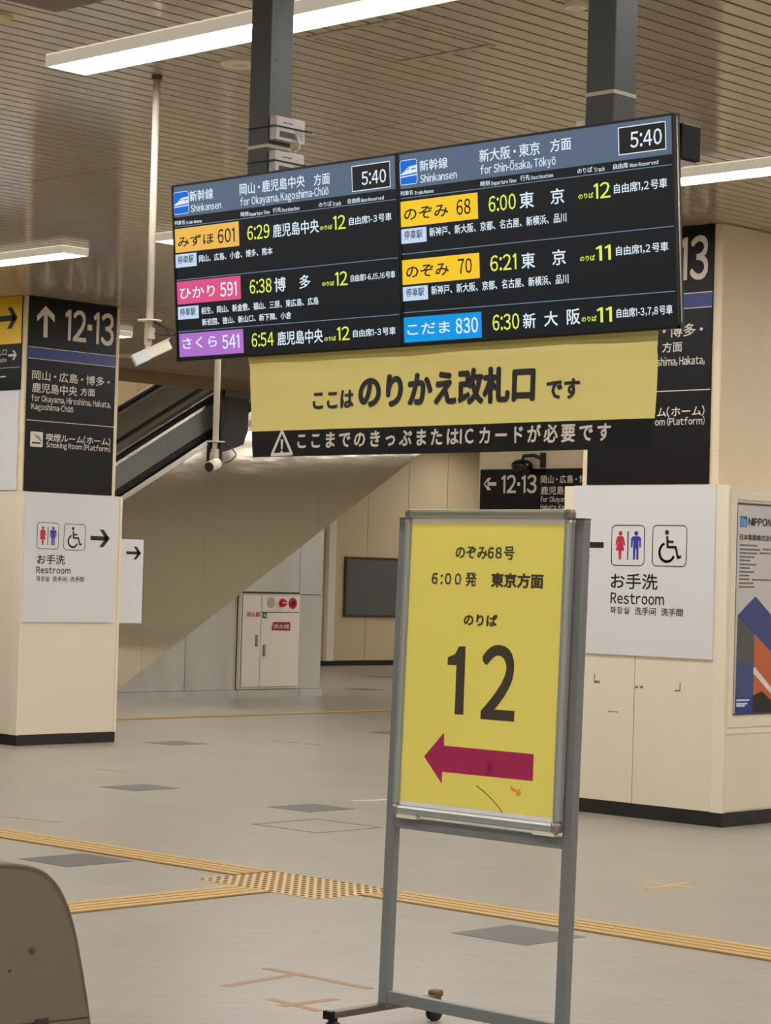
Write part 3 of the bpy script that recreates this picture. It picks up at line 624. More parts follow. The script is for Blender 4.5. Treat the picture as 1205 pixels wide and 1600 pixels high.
art('dark_ground_shape', mat('art_dark', (40, 26, 22), .4), [(.2904,-.0773),(.4049,-.05),(.523,-.12),(.80,-.16),(.80,-.2),(.2894,-.2)], .0062)
art('white_beam_shape', mat('art_white', (228, 214, 205), .4), [(.2887,.1202),(.3076,.1241),(.62,-.10),(.62,-.14),(.2904,.0783)], .0068)
art('navy_roof_shape', mat('art_roof', (62, 72, 124), .4), [(.0827,.4937),(.2932,.6295),(.75,.33),(.75,.05),(.5083,.227)], .0074)
art('blue_corner_box', mat('art_blue', (30, 60, 140), .4), [(.0747,-.2),(.288,-.2),(.288,-.0902),(.0747,-.0902)], .0080)
k = Flat(fr, .0086)
for a, b, c in ((.085, .245, -.115), (.085, .22, -.14), (.085, .19, -.155)): k.rect(a, c, b, c+.012)
obj('caption', k, signwhite, o)
art('emblem', mat('emblem_blue', (40, 84, 160), .4), [(.0909,1.1186),(.1718,1.1186),(.1718,1.1961),(.0909,1.1961)], .0050)
k = Flat(fr, .0056); k.poly([(.10,1.125),(.125,1.125),(.125,1.19),(.10,1.175)]); k.poly([(.135,1.125),(.162,1.125),(.162,1.165),(.135,1.18)]); obj('emblem_bars', k, mat('emblem_light', (120, 168, 220), .4), o)
letters(fr, .0055, POSTER_TEXT, o)
k = Flat(fr, .0055)
for a, v, b, v2 in POSTER_LINES:
    x = a
    while x < b-.008:
        wd = min(random.uniform(.012, .02), b-x); k.rect(x, v-.006, x+wd*.86, v+.007); x += wd
obj('small_print', k, mat('print_grey', (120, 114, 112), .5), o)

# --- far pillar's sign and dome camera
fr = FY(-18.16, 20.46, 2.36)
o = board('platform_sign', 'small black 12-13 sign with a left arrow on the back pillar', 'sign', fr, (.045, 0, 1.82, .614), signblack)
letters(fr, .0155, [(s, a, b, v, h, c, bo) for s, a, b, v, h, c, bo in PLAT3], o)
k = Flat(fr, .0155); arrow(k, *PLAT3_X['arrow'], 'l', .042); q = PLAT3_X['dot']; k.rect(*q); obj('arrow', k, signtext, o)
c = fr(.79, .665, .14)
o = thing('dome_camera', 'black dome security camera on a bracket above the small platform sign', 'security camera', c)
obj('dome', MB().lathe(c, (0, 0, -1), [(.05, -.05), (.09, -.035), (.125, 0), (.125, .03), (.11, .07), (.07, .10), (.001, .112)], 28), mat('dome_black', (14, 13, 13), .15), o, smooth=True)
a = Vector(c)
obj('bracket', MB().tube([a+Vector((0, 0, .03)), a+Vector((.02, 0, .09)), a+Vector((.12, .06, .10)), a+Vector((.2, .135, .06))], .022, 10).box(a.x+.17, a.x+.23, a.y+.11, a.y+.142, a.z-.04, a.z+.13), mat('bracket_black', (22, 20, 20), .5), o)

# ================================================================== ESCALATOR
XE = -23.40
zt = lambda y: 2.642 + .56*(y-19.433)
zb = lambda y: .138 + .60*(y-19.457)
es = thing('escalator', 'steel clad escalator rising to the right behind the left pillar', 'escalator', (-24.2, 20, 0))
cuts = [15.8, 16.8, 17.8, 18.83, 19.852, 20.878, 21.919, 22.998, 24.053, 25.1, 26.1]
fE = FX(XE-.04, 0, 0)
for a, b in zip(cuts[:-1], cuts[1:]):
    a2, b2 = a+.001, b-.001
    za, zb_ = max(zb(a2), .02), max(zb(b2), .02)
    pts = [(a2, za), (b2, zb_), (b2, zt(b2)-.08), (a2, zt(a2)-.08)]
    if zb(a2) < .02 < zb(b2): pts = [(a2, .02), (19.26, .02)] + pts[1:] if 19.26 > a2 and 19.26 < b2 else pts
    obj('side_panel', MB().prism(fE, pts, 0, .04), mirror, es)
obj('truss', MB().prism(FX(XE-1.55, 0, 0), [(15.8, .0), (19.24, .0), (26.1, zb(26.1)+.02), (26.1, zt(26.1)-.1), (15.8, zt(15.8)-.1)], 0, 1.39), steel_dark, es)
obj('panel_backing', MB().prism(FX(XE-.06, 0, 0), [(15.8, .02), (19.30, .02), (26.1, zb(26.1)+.01), (26.1, zt(26.1)-.1), (15.8, zt(15.8)-.1)], 0, .018), steel_bright, es)
def band(name, x0, x1, o0, o1, m_, y0=15.8, y1=26.1, **kw):
    f = FX(x0, 0, 0)
    return obj(name, MB().prism(f, [(y0, zt(y0)+o0), (y1, zt(y1)+o0), (y1, zt(y1)+o1), (y0, zt(y0)+o1)], 0, x1-x0), m_, es, **kw)
panel_m = mat('balustrade_steel', (140, 138, 134), .32, .35, noise=.05, nscale=1.5)
ZT0 = zt
for xa, s in ((XE-.10, 1), (XE-1.55, -1)):
    zt = ZT0 if s > 0 else (lambda y: ZT0(y)+.09)
    band('deck_trim', xa+.02 if s > 0 else xa-.02, xa+.10 if s > 0 else xa+.10, -.085, .0, steel_bright)
    band('skirt', xa, xa+.05, -.02, .10, rubber)
    cut2 = [15.8, 17.3, 18.8, 20.3, 21.8, 23.3, 24.8, 26.1]
    for a, b in zip(cut2[:-1], cut2[1:]):
        f = FX(xa, 0, 0); sk = .28
        obj('balustrade_panel', MB().prism(f, [(a+.003, zt(a)+.10), (b-.003, zt(b)+.10), (b-.003-sk*.4, zt(b-sk*.4)+.43), (a+.003-sk*.4, zt(a-sk*.4)+.43)], .01, .035), panel_m, es)
    band('upper_trim', xa-.015, xa+.06, .43, .475, steel_bright)
    obj('handrail', MB().tube([(xa+.022, yy, zt(yy)+.515) for yy in (15.8, 18, 21, 24, 26.1)], .042, 12), rubber, es, smooth=True)
zt = ZT0
band('inner_deck', XE-1.50, XE-1.25, -.02, .16, steel_bright)
band('inner_deck', XE-.36, XE-.11, -.02, .12, steel_bright)
st = MB(); y0 = 16.2
while y0 < 26:
    st.box(XE-1.25, XE-.36, y0, y0+.42, zt(y0)-.32, zt(y0)-.10); y0 += .40
obj('steps', st, steel_dark, es)
# guard board hanging from the ceiling edge
fg = FX(-23.28, 0, 0)
g = thing('guard_board', 'dark maroon guard board hanging over the escalator rail', 'guard board', fg(21.25, 4.12, 0))
obj('board', MB().prism(fg, [(21.05, 3.30), (21.42, 3.42), (21.50, 3.62), (21.50, 4.06), (21.05, 4.12)], 0, .012), mat('guard_maroon', (40, 20, 22), .35), g)
obj('edge_strip', MB().tube([fg(21.02, 4.14, .006), fg(21.02, 3.18, .006)], .022, 10), mat('guard_edge', (70, 52, 50), .2, .5), g)
obj('clamp', MB().fbox(fg, 21.05, 4.05, 21.5, 4.13, -.02, .03), steel_dark, g)

# stainless wall beneath
ws = obj('wall_escalator', MB().prism(FX(-23.75, 0, 0), [(15.8, 0), (23.19, 0), (23.19, 2.4), (22.6, 2.05), (19.2, .0)], 0, .26), steel_dark, kind='structure', label='stainless panelled wall under the escalator')
for a, b, z0, z1 in ((18.4, 20.655, .105, 9), (20.665, 21.575, .105, 9), (21.577, 22.735, 1.44, 9), (22.745, 23.19, .105, 1.405), (22.745, 23.19, 1.415, 9)):
    top = lambda yy: min(z1, zb(yy)+.05)
    aa = a if top(a) > z0+.02 else (z0+.0-.138-.05)/.6+19.457
    pts = [(aa, z0), (b, z0), (b, top(b))]
    if top(aa) > z0+.01: pts.append((aa, top(aa)))
    if z1 < 5 and top(aa) == top(b): pts = [(a, z0), (b, z0), (b, z1), (a, z1)]
    obj('steel_panel', MB().prism(FX(-23.49, 0, 0), pts, 0, .03), steel, ws)
bs = MB()
for a, b in ((15.8, 21.565), (21.575, 22.73), (22.74, 23.20)): bs.box(-23.50, -23.41, a, b, 0, .10)
obj('baseboard_escalator', bs, steel, kind='structure', label='stainless skirting under the escalator wall')

# fire hydrant cabinet
fr = FX(-23.449, 21.56, .11)
FF = FIRE; R_ = (.02, 0, 1.14, 1.302)
o = thing('hydrant_cabinet', 'cream fire hydrant cabinet with red lamp set in the steel wall', 'fire cabinet', fr(.58, 0, 0))
fc = mat('cabinet_cream', (234, 224, 206), .4)
obj('frame', MB().fbox(fr, *R_, 0, .05), fc, o, bevel=.003)
obj('back_box', MB().fbox(fr, .03, .01, 1.13, 1.25, -.01, 0), fc, o)
sm = FF['seam']; vs = FF['vs']; hs = FF['hseam']
def door(name, u0, v0, u1, v1, h=None):
    d = obj(name, MB().fbox(fr, u0, v0, u1, v1, .05, .068), fc, o, bevel=.002)
    obj('door_gap', MB().ring(fr, u0-.006, v0-.006, u1+.006, v1+.006, .005, .048, .0515), dark, d)
    if h:
        obj('handle', MB().fbox(fr, *h, .064, .0685), mat('handle_grey', (120, 122, 122), .4), d)
        obj('handle_grip', MB().fbox(fr, (h[0]+h[2])/2-.004, h[1]+.01, h[2]-.006, h[3]-.01, .068, .076), alu_bright, d)
    return d
door('extinguisher_door', .05, .03, sm-.006, 1.285, FF['h1'])
door('hydrant_door', sm+.006, .03, 1.11, hs-.006, FF['h2'])
door('alarm_panel', sm+.006, hs+.006, 1.11, 1.285)
def rdisc(name, c, m_, dep, ring=None):
    r = c[2]-c[0]
    return obj(name, MB().lathe(fr(c[0], c[1], .068), (1, 0, 0), [(r, 0), (r, dep*.5), (r*.8, dep), (.001, dep*1.02)], 28), m_, o)
rdisc('speaker_disc', FF['disc'], mat('speaker_grey', (176, 168, 154), .5), .008)
rdisc('alarm_lamp', FF['lamp'], mat('alarm_red', (206, 34, 44), .25), .05)
rdisc('alarm_button', FF['btn'], mat('button_red', (176, 20, 34), .35), .012)
c = FF['btn']; obj('button_push', MB().lathe(fr(c[0], c[1], .08), (1, 0, 0), [(.03, 0), (.03, .006), (.001, .007)], 20), mat('button_dark', (40, 8, 12), .3), o)
obj('lamp_mark', Flat(fr, .121).rect(FF['lamp'][0]-.035, FF['lamp'][1]-.006, FF['lamp'][0]+.035, FF['lamp'][1]+.006), signwhite, o)
obj('green_sticker', Flat(fr, .0695).rect(*FF['green']), mat('sticker_green', (30, 110, 92), .4), o)
g_ = FF['green']; obj('sticker_mark', Flat(fr, .0703).poly([(g_[0]+.02, g_[1]+.06), (g_[0]+.05, g_[1]+.02), (g_[2]-.015, g_[1]+.03), (g_[0]+.05, g_[1]+.045), (g_[0]+.03, g_[3]-.015)]), signwhite, o)
obj('red_plate', Flat(fr, .0695).poly(FF['red']), mat('plate_red', (150, 18, 34), .4), o)
letters(fr, .0705, [FF['text'], FF['rtext']], o)

# grey notice board on the far wall
fr = FX(-31.0, 31.2, .92)
o = thing('notice_board', 'blank grey notice board with dark frame on the far wall', 'notice board', fr(.75, 0, 0))
obj('surface', MB().fbox(fr, .02, .02, 1.50, 1.11, 0, .03), mat('board_grey', (92, 94, 88), .5), o)
obj('frame', MB().ring(fr, 0, 0, 1.52, 1.13, .035, 0, .05), mat('board_frame', (84, 74, 60), .4, .5), o)

# ================================================================== DEPARTURE BOARDS
TT = math.radians(4.64)
fD = Frame((-6.915, 6.0, 2.515), (1, 0, 0), (0, -math.sin(TT), math.cos(TT)))
def screen_mat(name, rgb, e=1.0): return mat(name, (0, 0, 0) if e else rgb, .35, emit=e, ergb=rgb, spec=.25)
SC = {'w': screen_mat('screen_white', (222, 236, 248)), 'y': screen_mat('screen_lime', (228, 240, 92)), 'k': screen_mat('screen_dark', (34, 32, 30)),
      'orange': screen_mat('screen_orange', (238, 184, 84)), 'pale': screen_mat('screen_pale', (196, 216, 244)), 'pink': screen_mat('screen_pink', (218, 84, 132)),
      'purple': screen_mat('screen_purple', (176, 112, 200)), 'yellow': screen_mat('screen_yellow', (248, 200, 44)), 'blue': screen_mat('screen_blue', (16, 150, 226)),
      'head': screen_mat('screen_slate', (88, 104, 126)), 'black': screen_mat('screen_black', (26, 28, 31)), 'line': screen_mat('screen_line', (110, 134, 160)), 'logo': screen_mat('screen_logo', (16, 106, 214))}
bez = mat('bezel_black', (24, 23, 22), .35)
def display(u0, u1, label, texts, tags, bx, right):
    o = thing('departure_display', label, 'departure board', fD((u0+u1)/2, 0, 0), 'hanging departure boards')
    H = .685
    obj('housing', MB().fbox(fD, u0, 0, u1, H, -.034, -.012), mat('housing_black', (30, 28, 27), .45), o)
    obj('bezel', MB().ring(fD, u0, 0, u1, H, .0075, -.012, 0).fbox(fD, u0, 0, u1, .0125, -.012, 0), bez, o)
    obj('side_strip', MB().fbox(fD, u1-.001, .02, u1+.003, H-.01, -.02, -.012), steel_bright, o) if right else None
    obj('screen', MB().fbox(fD, u0+.006, .006, u1-.006, H-.006, -.012, -.006), SC['black'], o)
    obj('header_bar', Flat(fD, -.0052).rect(u0+.0075, bx['head_bot'], u1-.0075, H-.0075), SC['head'], o)
    cl = bx['clock']
    c = obj('clock_box', Flat(fD, -.0046).rect(*cl), SC['k'], o)
    obj('clock_border', Flat(fD, -.0040).stroke([(cl[0], cl[1]), (cl[2], cl[1]), (cl[2], cl[3]), (cl[0], cl[3])], .0032, True), SC['w'], c)
    lg = bx['logo']; l = obj('logo', Flat(fD, -.0046).rrect(*lg, .010), SC['logo'], o)
    W = lg[2]-lg[0]; Hh = lg[3]-lg[1]; q = lambda a, b: (lg[0]+W*a, lg[1]+Hh*b)
    k = Flat(fD, -.0042); k.poly([q(.04, .40), q(.06, .46), q(.30, .56), q(.40, .66), q(.55, .72), q(.99, .76), q(.99, .46), q(.6, .43), q(.3, .41)])
    k.poly([q(.02, .30), q(.99, .34), q(.99, .39), q(.02, .345)])
    k.rring(lg[0], lg[1], lg[2], lg[3], .010, .0022)
    obj('train_symbol', k, SC['w'], l)
    k = Flat(fD, -.0038)
    for a in (.68, .77, .86): k.poly([q(a, .58), q(a+.06, .585), q(a+.06, .65), q(a, .645)])
    k.poly([q(.40, .60), q(.52, .60), q(.52, .655), q(.45, .645)])
    obj('train_windows', k, SC['k'], l)
    k = Flat(fD, -.0050)
    for v in bx['lines']: k.rect(u0+.0075, v-.0014, u1-.0085, v+.0014)
    obj('row_lines', k, SC['line'], o)
    for nm, col, rc, tx in tags:
        tg = obj('train_name_tag' if nm == 'tag' else 'stops_tag', Flat(fD, -.0046).rect(*rc), SC[col], o, {'orange': 'orange train name tag', 'pink': 'pink train name tag', 'purple': 'purple train name tag', 'blue': 'blue train name tag'}.get(col))
        letters(fD, -.0040, tx, tg, table=SC)
    L_ = bx['lines']
    for nm, lo, hi in (('header_lettering', bx['head_bot'], 9), ('column_heading', L_[0]-.004, bx['head_bot']), ('train_row', L_[1], L_[0]-.004), ('train_row', L_[2], L_[1]), ('train_row', -1, L_[2])):
        letters(fD, -.0044, [t_ for t_ in texts if lo <= t_[3]+.004 < hi], o, nm, table=SC)
    obj('rear_box', MB().fbox(fD, u0+.12, .12, u1-.12, H-.06, -.080, -.034), mat('housing_black', (30, 28, 27), .45), o)
    um = .30 if u0 < 1 else 1.984
    obj('mount', MB().fbox(fD, um-.1, .25, um+.1, .40, -.116, -.080), steel_dark, o)
    return o
display(0, 1.2095, 'left departure display showing trains for Okayama and Kagoshima', BOARD_LEFT, TAGS_LEFT, BOX_LEFT, False)
display(1.2125, 2.425, 'right departure display showing trains for Shin-Osaka and Tokyo', BOARD_RIGHT, TAGS_RIGHT, BOX_RIGHT, True)
def post(x0, x1, label):
    o = thing('hanging_post', label, 'post', ((x0+x1)/2, 6.18, ZC), 'grey posts holding the boards')
    obj('shaft', MB().box(x0, x1, 6.12, 6.241, 2.62, ZC), post_grey, o, bevel=.004)
    obj('tape_band', MB().box(x0-.0015, x1+.0015, 6.1185, 6.2425, 3.338, 3.351), mat('tape_cream', (196, 186, 164), .5), o)
    obj('flange', MB().box(x0-.05, x1+.05, 6.07, 6.29, ZC-.012, ZC), post_grey, o)
    obj('clamp_plate', MB().box(x0-.03, x1+.03, 6.098, 6.125, 2.72, 3.0), post_grey, o)
    k = MB()
    for z in (3.05, 3.25, 3.5, 3.62, 3.78): k.lathe((x1-.02, 6.121, z), (0, -1, 0), [(.003, 0), (.003, .002)], 8); k.lathe((x1-.001, 6.15, z+.06), (1, 0, 0), [(.003, 0), (.003, .002)], 8)
    obj('screws', k, dark, o)
    return o
pl = post(-6.671, -6.559, 'left grey hanging post with two small boxes strapped to it')
pr_ = post(-4.991, -4.871, 'right grey hanging post above the Tokyo board')
obj('angle_bracket', MB().box(-5.03, -4.992, 6.12, 6.16, 3.14, 3.26), white_paint, pr_)
# strapped boxes
dev_m = mat('device_white', (198, 188, 184), .5)
for z0, z1, lab in ((3.366, 3.458, 'upper white transmitter box strapped to the left hanging post'), (3.232, 3.325, 'lower white transmitter box strapped just above the left board')):
    o = thing('transmitter_box', lab, 'transmitter', (-6.54, 6.2, z0), 'transmitter boxes on the post')
    obj('casing', MB().box(-6.559, -6.522, 6.127, 6.282, z0, z1), dev_m, o, bevel=.003)
    obj('port_panel', MB().box(-6.5225, -6.5205, 6.148, 6.225, z0+.012, z0+.035), mat('port_dark', (44, 38, 42), .4), o)
    obj('label_plate', MB().box(-6.5225, -6.5212, 6.228, 6.272, z0+.012, z0+.05), mat('plate_grey', (160, 154, 150), .5), o)
    obj('slot', MB().box(-6.5225, -6.5208, 6.165, 6.215, z1-.024, z1-.021), dark, o)
    zs = (z0+z1)/2+.006
    obj('strap', MB().ring(Frame((0, 0, zs), (1, 0, 0), (0, 1, 0)), -6.6745, 6.1165, -6.5185, 6.2855, .003, -.0025, .0025).box(-6.5215, -6.5185, 6.2855, 6.315, zs-.002, zs+.002), black, o)
    obj('cable', MB().tube([(-6.521, 6.235, z0+.03), (-6.508, 6.24, z0), (-6.515, 6.245, z0-.022), (-6.53, 6.235, z0-.034)], .005, 8), white_paint, o)
# black box behind the right end
o = thing('sensor_box', 'black box fixed behind the right end of the Tokyo board', 'sensor', (-4.45, 6.05, 3.07))
obj('casing', MB().box(-4.57, -4.490, 5.996, 6.098, 3.062, 3.176), black, o, bevel=.004)
obj('window', MB().box(-4.565, -4.50, 6.0, 6.09, 3.058, 3.063), mat('window_black', (8, 8, 8), .1), o)
obj('arm', MB().box(-4.612, -4.57, 6.0, 6.05, 3.10, 3.14), steel_dark, o)

# ================================================================== BANNER
o = thing('hanging_banner', 'yellow and black transfer gate banner hanging under the departure boards', 'banner', (-5.53, 6.02, 2.56))
fB = FY(-6.497, 6.047, 2.13)
def wave(u, v):
    return .004*math.sin(u*5.1+v*3)+.003*math.sin(u*13+v*17+1)*(.3+max(0, v-.22)*4) + (.0035*math.sin(v*70+u*2) if v > .31 else 0)
def on_cloth(fl_):
    fl_.v = [(x_, y_ - wave(x_-fB.O.x, z_-fB.O.z), z_) for x_, y_, z_ in fl_.v]; return fl_
def cloth(v0, v1, mname, d0=0):
    mb = MB(); nu, nv = 64, 14
    for j in range(nv+1):
        v = v0+(v1-v0)*j/nv
        for i in range(nu+1):
            ua = -.0165-.034*v/.4; ub = 1.8765+.0135*v/.4; u = ua+(ub-ua)*i/nu
            d = wave(u, v)
            mb.v.append(fB(u + .006*math.sin(v*9)*(1 if i == nu else 0), v, d + d0))
    for j in range(nv):
        for i in range(nu):
            a = j*(nu+1)+i; mb.f.append((a, a+1, a+nu+2, a+nu+1))
    return obj(mname, mb, None, o, smooth=True)
c = cloth(.105, .42, 'yellow_cloth'); c.data.materials.append(mat('banner_yellow', (238, 220, 132), .42, noise=.02))
c = cloth(.007, .105, 'black_strip'); c.data.materials.append(mat('banner_black', (16, 15, 15), .4, spec=.3))
obj('cord_loop', MB().tube([(-6.3, 6.047, 2.54), (-6.3, 6.047, 2.62)], .004, 6).tube([(-4.8, 6.047, 2.54), (-4.8, 6.047, 2.62)], .004, 6), white_paint, o)
k = Flat(fB, .0015)
for s_, a, b, v, h, c_, bo in BANNER[:3]: k.text(s_, a, b, v, h, bo)
obj('lettering', on_cloth(k), ink, o)
k = Flat(fB, .0015); s_, a, b, v, h, c_, bo = BANNER[3]; k.text(s_, a, b, v, h, bo, .84); obj('lettering', on_cloth(k), signtext, o)
k = Flat(fB, .0015); k.stroke([(a*1.0, b) for a, b in BANNER_TRI], .012, True)
cxm = sum(a for a, b in BANNER_TRI)/3; k.poly([(cxm-.004, .034), (cxm+.004, .034), (cxm+.007, .072), (cxm-.007, .072)]); k.disc(cxm, .024, .006)
obj('warning_symbol', on_cloth(k), signtext, o)

# ================================================================== SIGN STAND
ts = math.radians(1.5)
fS = Frame((-6.04, 6.4, 0), (1, 0, 0), (0, math.sin(ts), math.cos(ts)))
o = thing('sign_stand', 'grey metal poster stand on casters with a yellow platform 12 notice', 'sign stand', (-5.65, 6.4, 0))
for u0, u1 in ((-.066, -.019), (.791, .838)):
    obj('post', MB().fbox(fS, u0, .085, u1, 1.919, -.02, .016), alu, o, bevel=.006)
    obj('post_cap', MB().fbox(fS, u0+.001, 1.917, u1-.001, 1.924, -.019, .015), mat('cap_grey', (96, 96, 95), .5), o)
obj('crossbar', MB().fbox(fS, -.019, .103, .791, .148, -.018, .014), alu, o, bevel=.003)
obj('crossbar', MB().fbox(fS, -.019, .757, .791, .802, -.018, .014), alu, o, bevel=.003)
for xc in (-6.083, -5.226):
    ft = obj('foot', MB().box(xc-.02, xc+.02, 6.108, 6.70, .074, .100), mat('foot_metal', (120, 112, 100), .35, .8), o, bevel=.004)
    for yy in (6.13, 6.68):
        obj('caster', MB().lathe((xc-.02, yy, .032), (1, 0, 0), [(.024, 0), (.031, .004), (.031, .014), (.024, .018)], 20).lathe((xc+.002, yy, .032), (1, 0, 0), [(.024, 0), (.031, .004), (.031, .014), (.024, .018)], 20), rubber, ft)
        obj('caster_fork', MB().box(xc-.012, xc+.012, yy-.012, yy+.012, .03, .076), black, ft)
    obj('foot_cap', MB().box(xc-.021, xc+.021, 6.098, 6.118, .072, .102), black, ft)
    if xc < -6: obj('rear_cap', MB().box(xc-.024, xc+.024, 6.665, 6.708, .092, .118), mat('cap_brown', (120, 84, 48), .6, noise=.3, nscale=30), ft, 'brown taped rear end of the foot', bevel=.008)
fx0, fx1, fy0, fy1 = -.004, .801, .8145, 1.953
obj('back_panel', MB().fbox(fS, fx0+.008, fy0+.008, fx1-.008, fy1-.008, .017, .036), mat('back_black', (40, 40, 40), .5), o)
fm = MB()
for a, b, c, d in ((fx0, fy0, fx1, fy0+.034), (fx0, fy1-.034, fx1, fy1), (fx0, fy0+.034, fx0+.030, fy1-.034), (fx1-.030, fy0+.034, fx1, fy1-.034)):
    fm.fbox(fS, a, b, c, d, .018, .054)
obj('snap_frame', fm, alu_bright, o, bevel=.011)
k = MB()
for a in (fx0, fx1-.036):
    for b in (fy0, fy1-.036): k.fbox(fS, a-.002, b-.002, a+.038, b+.038, .017, .055)
obj('frame_corners', k, mat('corner_grey', (140, 138, 134), .35, .5), o, bevel=.012)
pp = obj('poster', MB().fbox(fS, fx0+.02, fy0+.02, fx1-.02, fy1-.02, .036, .0395), mat('poster_white', (240, 238, 234), .35, coat=.6), o)
yf = mat('poster_yellow', (246, 230, 112), .35, coat=.6, noise=.02, nscale=3)
obj('yellow_field', Flat(fS, .0402).rect(.027, .8645, .770, 1.9005), yf, pp)
sk = mat('poster_ink', (66, 56, 40), .45)
k = Flat(fS, .0409)
for s, a, b, v, h, c_, bo in STAND_TEXT: k.text(s, a, b, v, h, bo, .8 if s[0] == '6' else 1.0)
k.poly(STAND_ONE)
obj('lettering', k, sk, pp)
obj('arrow', Flat(fS, .0409).poly(STAND_ARROW), mat('arrow_magenta', (172, 34, 88), .4), pp)
k = Flat(fS, .0414); k.stroke([(.452,.998),(.474,.998),(.474,1.037),(.452,1.037)], .003, True); k.rect(.459,1.005,.467,1.03); obj('arrow_label', k, mat('label_dark', (96, 18, 44), .5), pp)
k = Flat(fS, .0409)
C_ = STAND_CRACK
k.stroke(C_, .004); obj('crack', k, mat('crack_dark', (110, 96, 34), .5), pp)
k = Flat(fS, .0409); k.poly([(.565,.962),(.60,.948),(.612,.955),(.618,.935),(.60,.925),(.592,.94),(.57,.945)]); obj('orange_mark', k, mat('mark_orange', (236, 160, 50), .5), pp)
obj('clip', MB().fbox(fS, fx0+.02, .800, fx0+.12, .8165, .02, .046), white_paint, o); obj('clip', MB().fbox(fS, fx1-.12, .800, fx1-.02, .8165, .02, .046), white_paint, o)

# ================================================================== POLE CAMERAS
def pole(x, y, z0, r, label):
    o = thing('pole_camera', label, 'security camera', (x, y, ZC), 'cameras on ceiling poles')
    obj('pole', MB().tube([(x, y, ZC), (x, y, z0)], r, 16), white_paint, o, smooth=True)
    obj('collar', MB().lathe((x, y, ZC), (0, 0, -1), [(r*1.5, 0), (r*1.5, .02), (r*1.05, .025)], 20), steel_dark, o)
    obj('plate', MB().lathe((x, y, z0+.004), (0, 0, -1), [(.03, 0), (.064, .002), (.064, .008), (.03, .010)], 28), white_paint, o)
    return o
x, y = -9.320, 7.893
o = pole(x, y, 2.998, .0185, 'white ceiling pole with a box camera left of the boards')
b = Vector((x, y, 2.99))
obj('bracket', MB().box(x-.022, x+.006, y-.015, y+.015, 2.87, 2.992).box(x-.012, x+.022, y-.02, y+.02, 2.90, 2.96).tube([(x-.012, y, 2.88), (x-.006, y, 2.85), (x, y, 2.842)], .014, 10), mat('bracket_beige', (196, 186, 166), .5), o)
A = Vector((-9.372, 7.840, 2.785)); B = Vector((-9.270, 7.992, 2.880)); d = (B-A)
obj('camera_body', MB().orient((A+B)/2, d, (0, 0, 1), d.length, .062, .056), white_paint, o, bevel=.004)
obj('sun_shield', MB().orient((A+B)/2 + Vector((0, 0, .030)) - d*.02, d, (0, 0, 1), d.length*1.02, .070, .006), mat('shield_cream', (220, 206, 180), .5), o)
obj('front_hood', MB().orient(A + d*.18, d, (0, 0, 1), d.length*.40, .0665, .062), mat('hood_grey', (206, 210, 208), .35), o, bevel=.003)
obj('front_glass', MB().orient(A - d.normalized()*.002, d, (0, 0, 1), .006, .050, .044), mat('glass_pale', (190, 196, 196), .1), o)
obj('cable', MB().tube([(x, y, 2.93), (x+.06, y+.06, 2.925), (x+.14, y+.14, 2.93), (x+.22, y+.22, 2.92)], .006, 8).tube([(x+.02, y+.01, 2.99), (x+.07, y+.06, 2.95), (x+.085, y+.085, 2.90), (x+.05, y+.09, 2.87)], .004, 8).tube([(x+.03, y+.01, 2.99), (x+.10, y+.09, 2.94), (x+.13, y+.12, 2.88), (x+.08, y+.11, 2.855)], .0025, 8), mat('cable_dark', (40, 38, 36), .5), o)
x, y = -12.3, 11.057
o = pole(x, y, 2.618, .0225, 'white ceiling pole with a bullet camera below the left board')
obj('bracket', MB().tube([(x-.006, y, 2.61), (x-.006, y, 2.54)], .018, 10).box(x-.024, x+.016, y-.018, y+.018, 2.50, 2.565), mat('bracket_beige', (196, 186, 166), .5), o)
A = Vector((-12.325, 11.03, 2.438)); B = A + Vector((-.016, .088, .030)); d = B-A
obj('camera_body', MB().tube([A, A+d*.5, B], .038, 18), white_paint, o)
obj('lens', MB().tube([A-d.normalized()*.012, A+d*.02], .034, 18), mat('lens_black', (16, 15, 16), .15), o)
obj('cable', MB().tube([(x+.02, y+.02, 2.612), (x+.08, y+.07, 2.59), (x+.11, y+.10, 2.53), (x+.08, y+.08, 2.485), (x+.04, y+.06, 2.47)], .005, 8), mat('cable_dark', (40, 38, 36), .5), o)

# ================================================================== TICKET GATE
fG = FX(-4.62, 0, 0)
prof = [(1.7,1.009),(3.28,1.009),(3.335,1.008),(3.380,1.004),(3.415,.998),(3.445,.989),(3.470,.976),(3.492,.958),(3.510,.938),(3.526,.913),(3.541,.885),(3.554,.852),(3.568,.81),(3.580,.763),(3.592,.715),(3.604,.665),(3.617,.60),(3.628,.52),(3.634,.4),(3.636,0),(1.7,0)]
o = thing('ticket_gate', 'rounded brown grey end of a ticket gate in the lower left corner', 'ticket gate', (-4.5, 2.7, 0))
gate_m = mat('gate_brown', (120, 110, 95), .42, .15, noise=.03, nscale=3)
obj('body', MB().prism(fG, prof, 0, .213), mat('gate_rim', (104, 92, 76), .4, .2), o, bevel=.004)
ins = [(1.72, .640)] + [(y_-.012, max(.628, z_-.010)) for y_, z_ in prof[1:16]] + [(3.600, .634), (3.60, .6215), (3.42, .627)]
ins = [(1.72, .998)] + [(y_-.012, z_-.011) for y_, z_ in prof[1:16]] + [(3.604, .624), (3.47, .628), (1.72, .70)]
obj('side_panel', MB().prism(fG, ins, .212, .217), gate_m, o)
obj('lower_panel', MB().prism(fG, [(1.72, .02), (3.618, .02), (3.612, .50), (3.603, .618), (3.47, .622), (1.72, .694)], .212, .217), gate_m, o)
obj('knob', MB().lathe(fG(3.427, .799, .217), (1, 0, 0), [(.008, 0), (.008, .004), (.001, .005)], 16), mat('knob_brown', (86, 74, 60), .5), o)
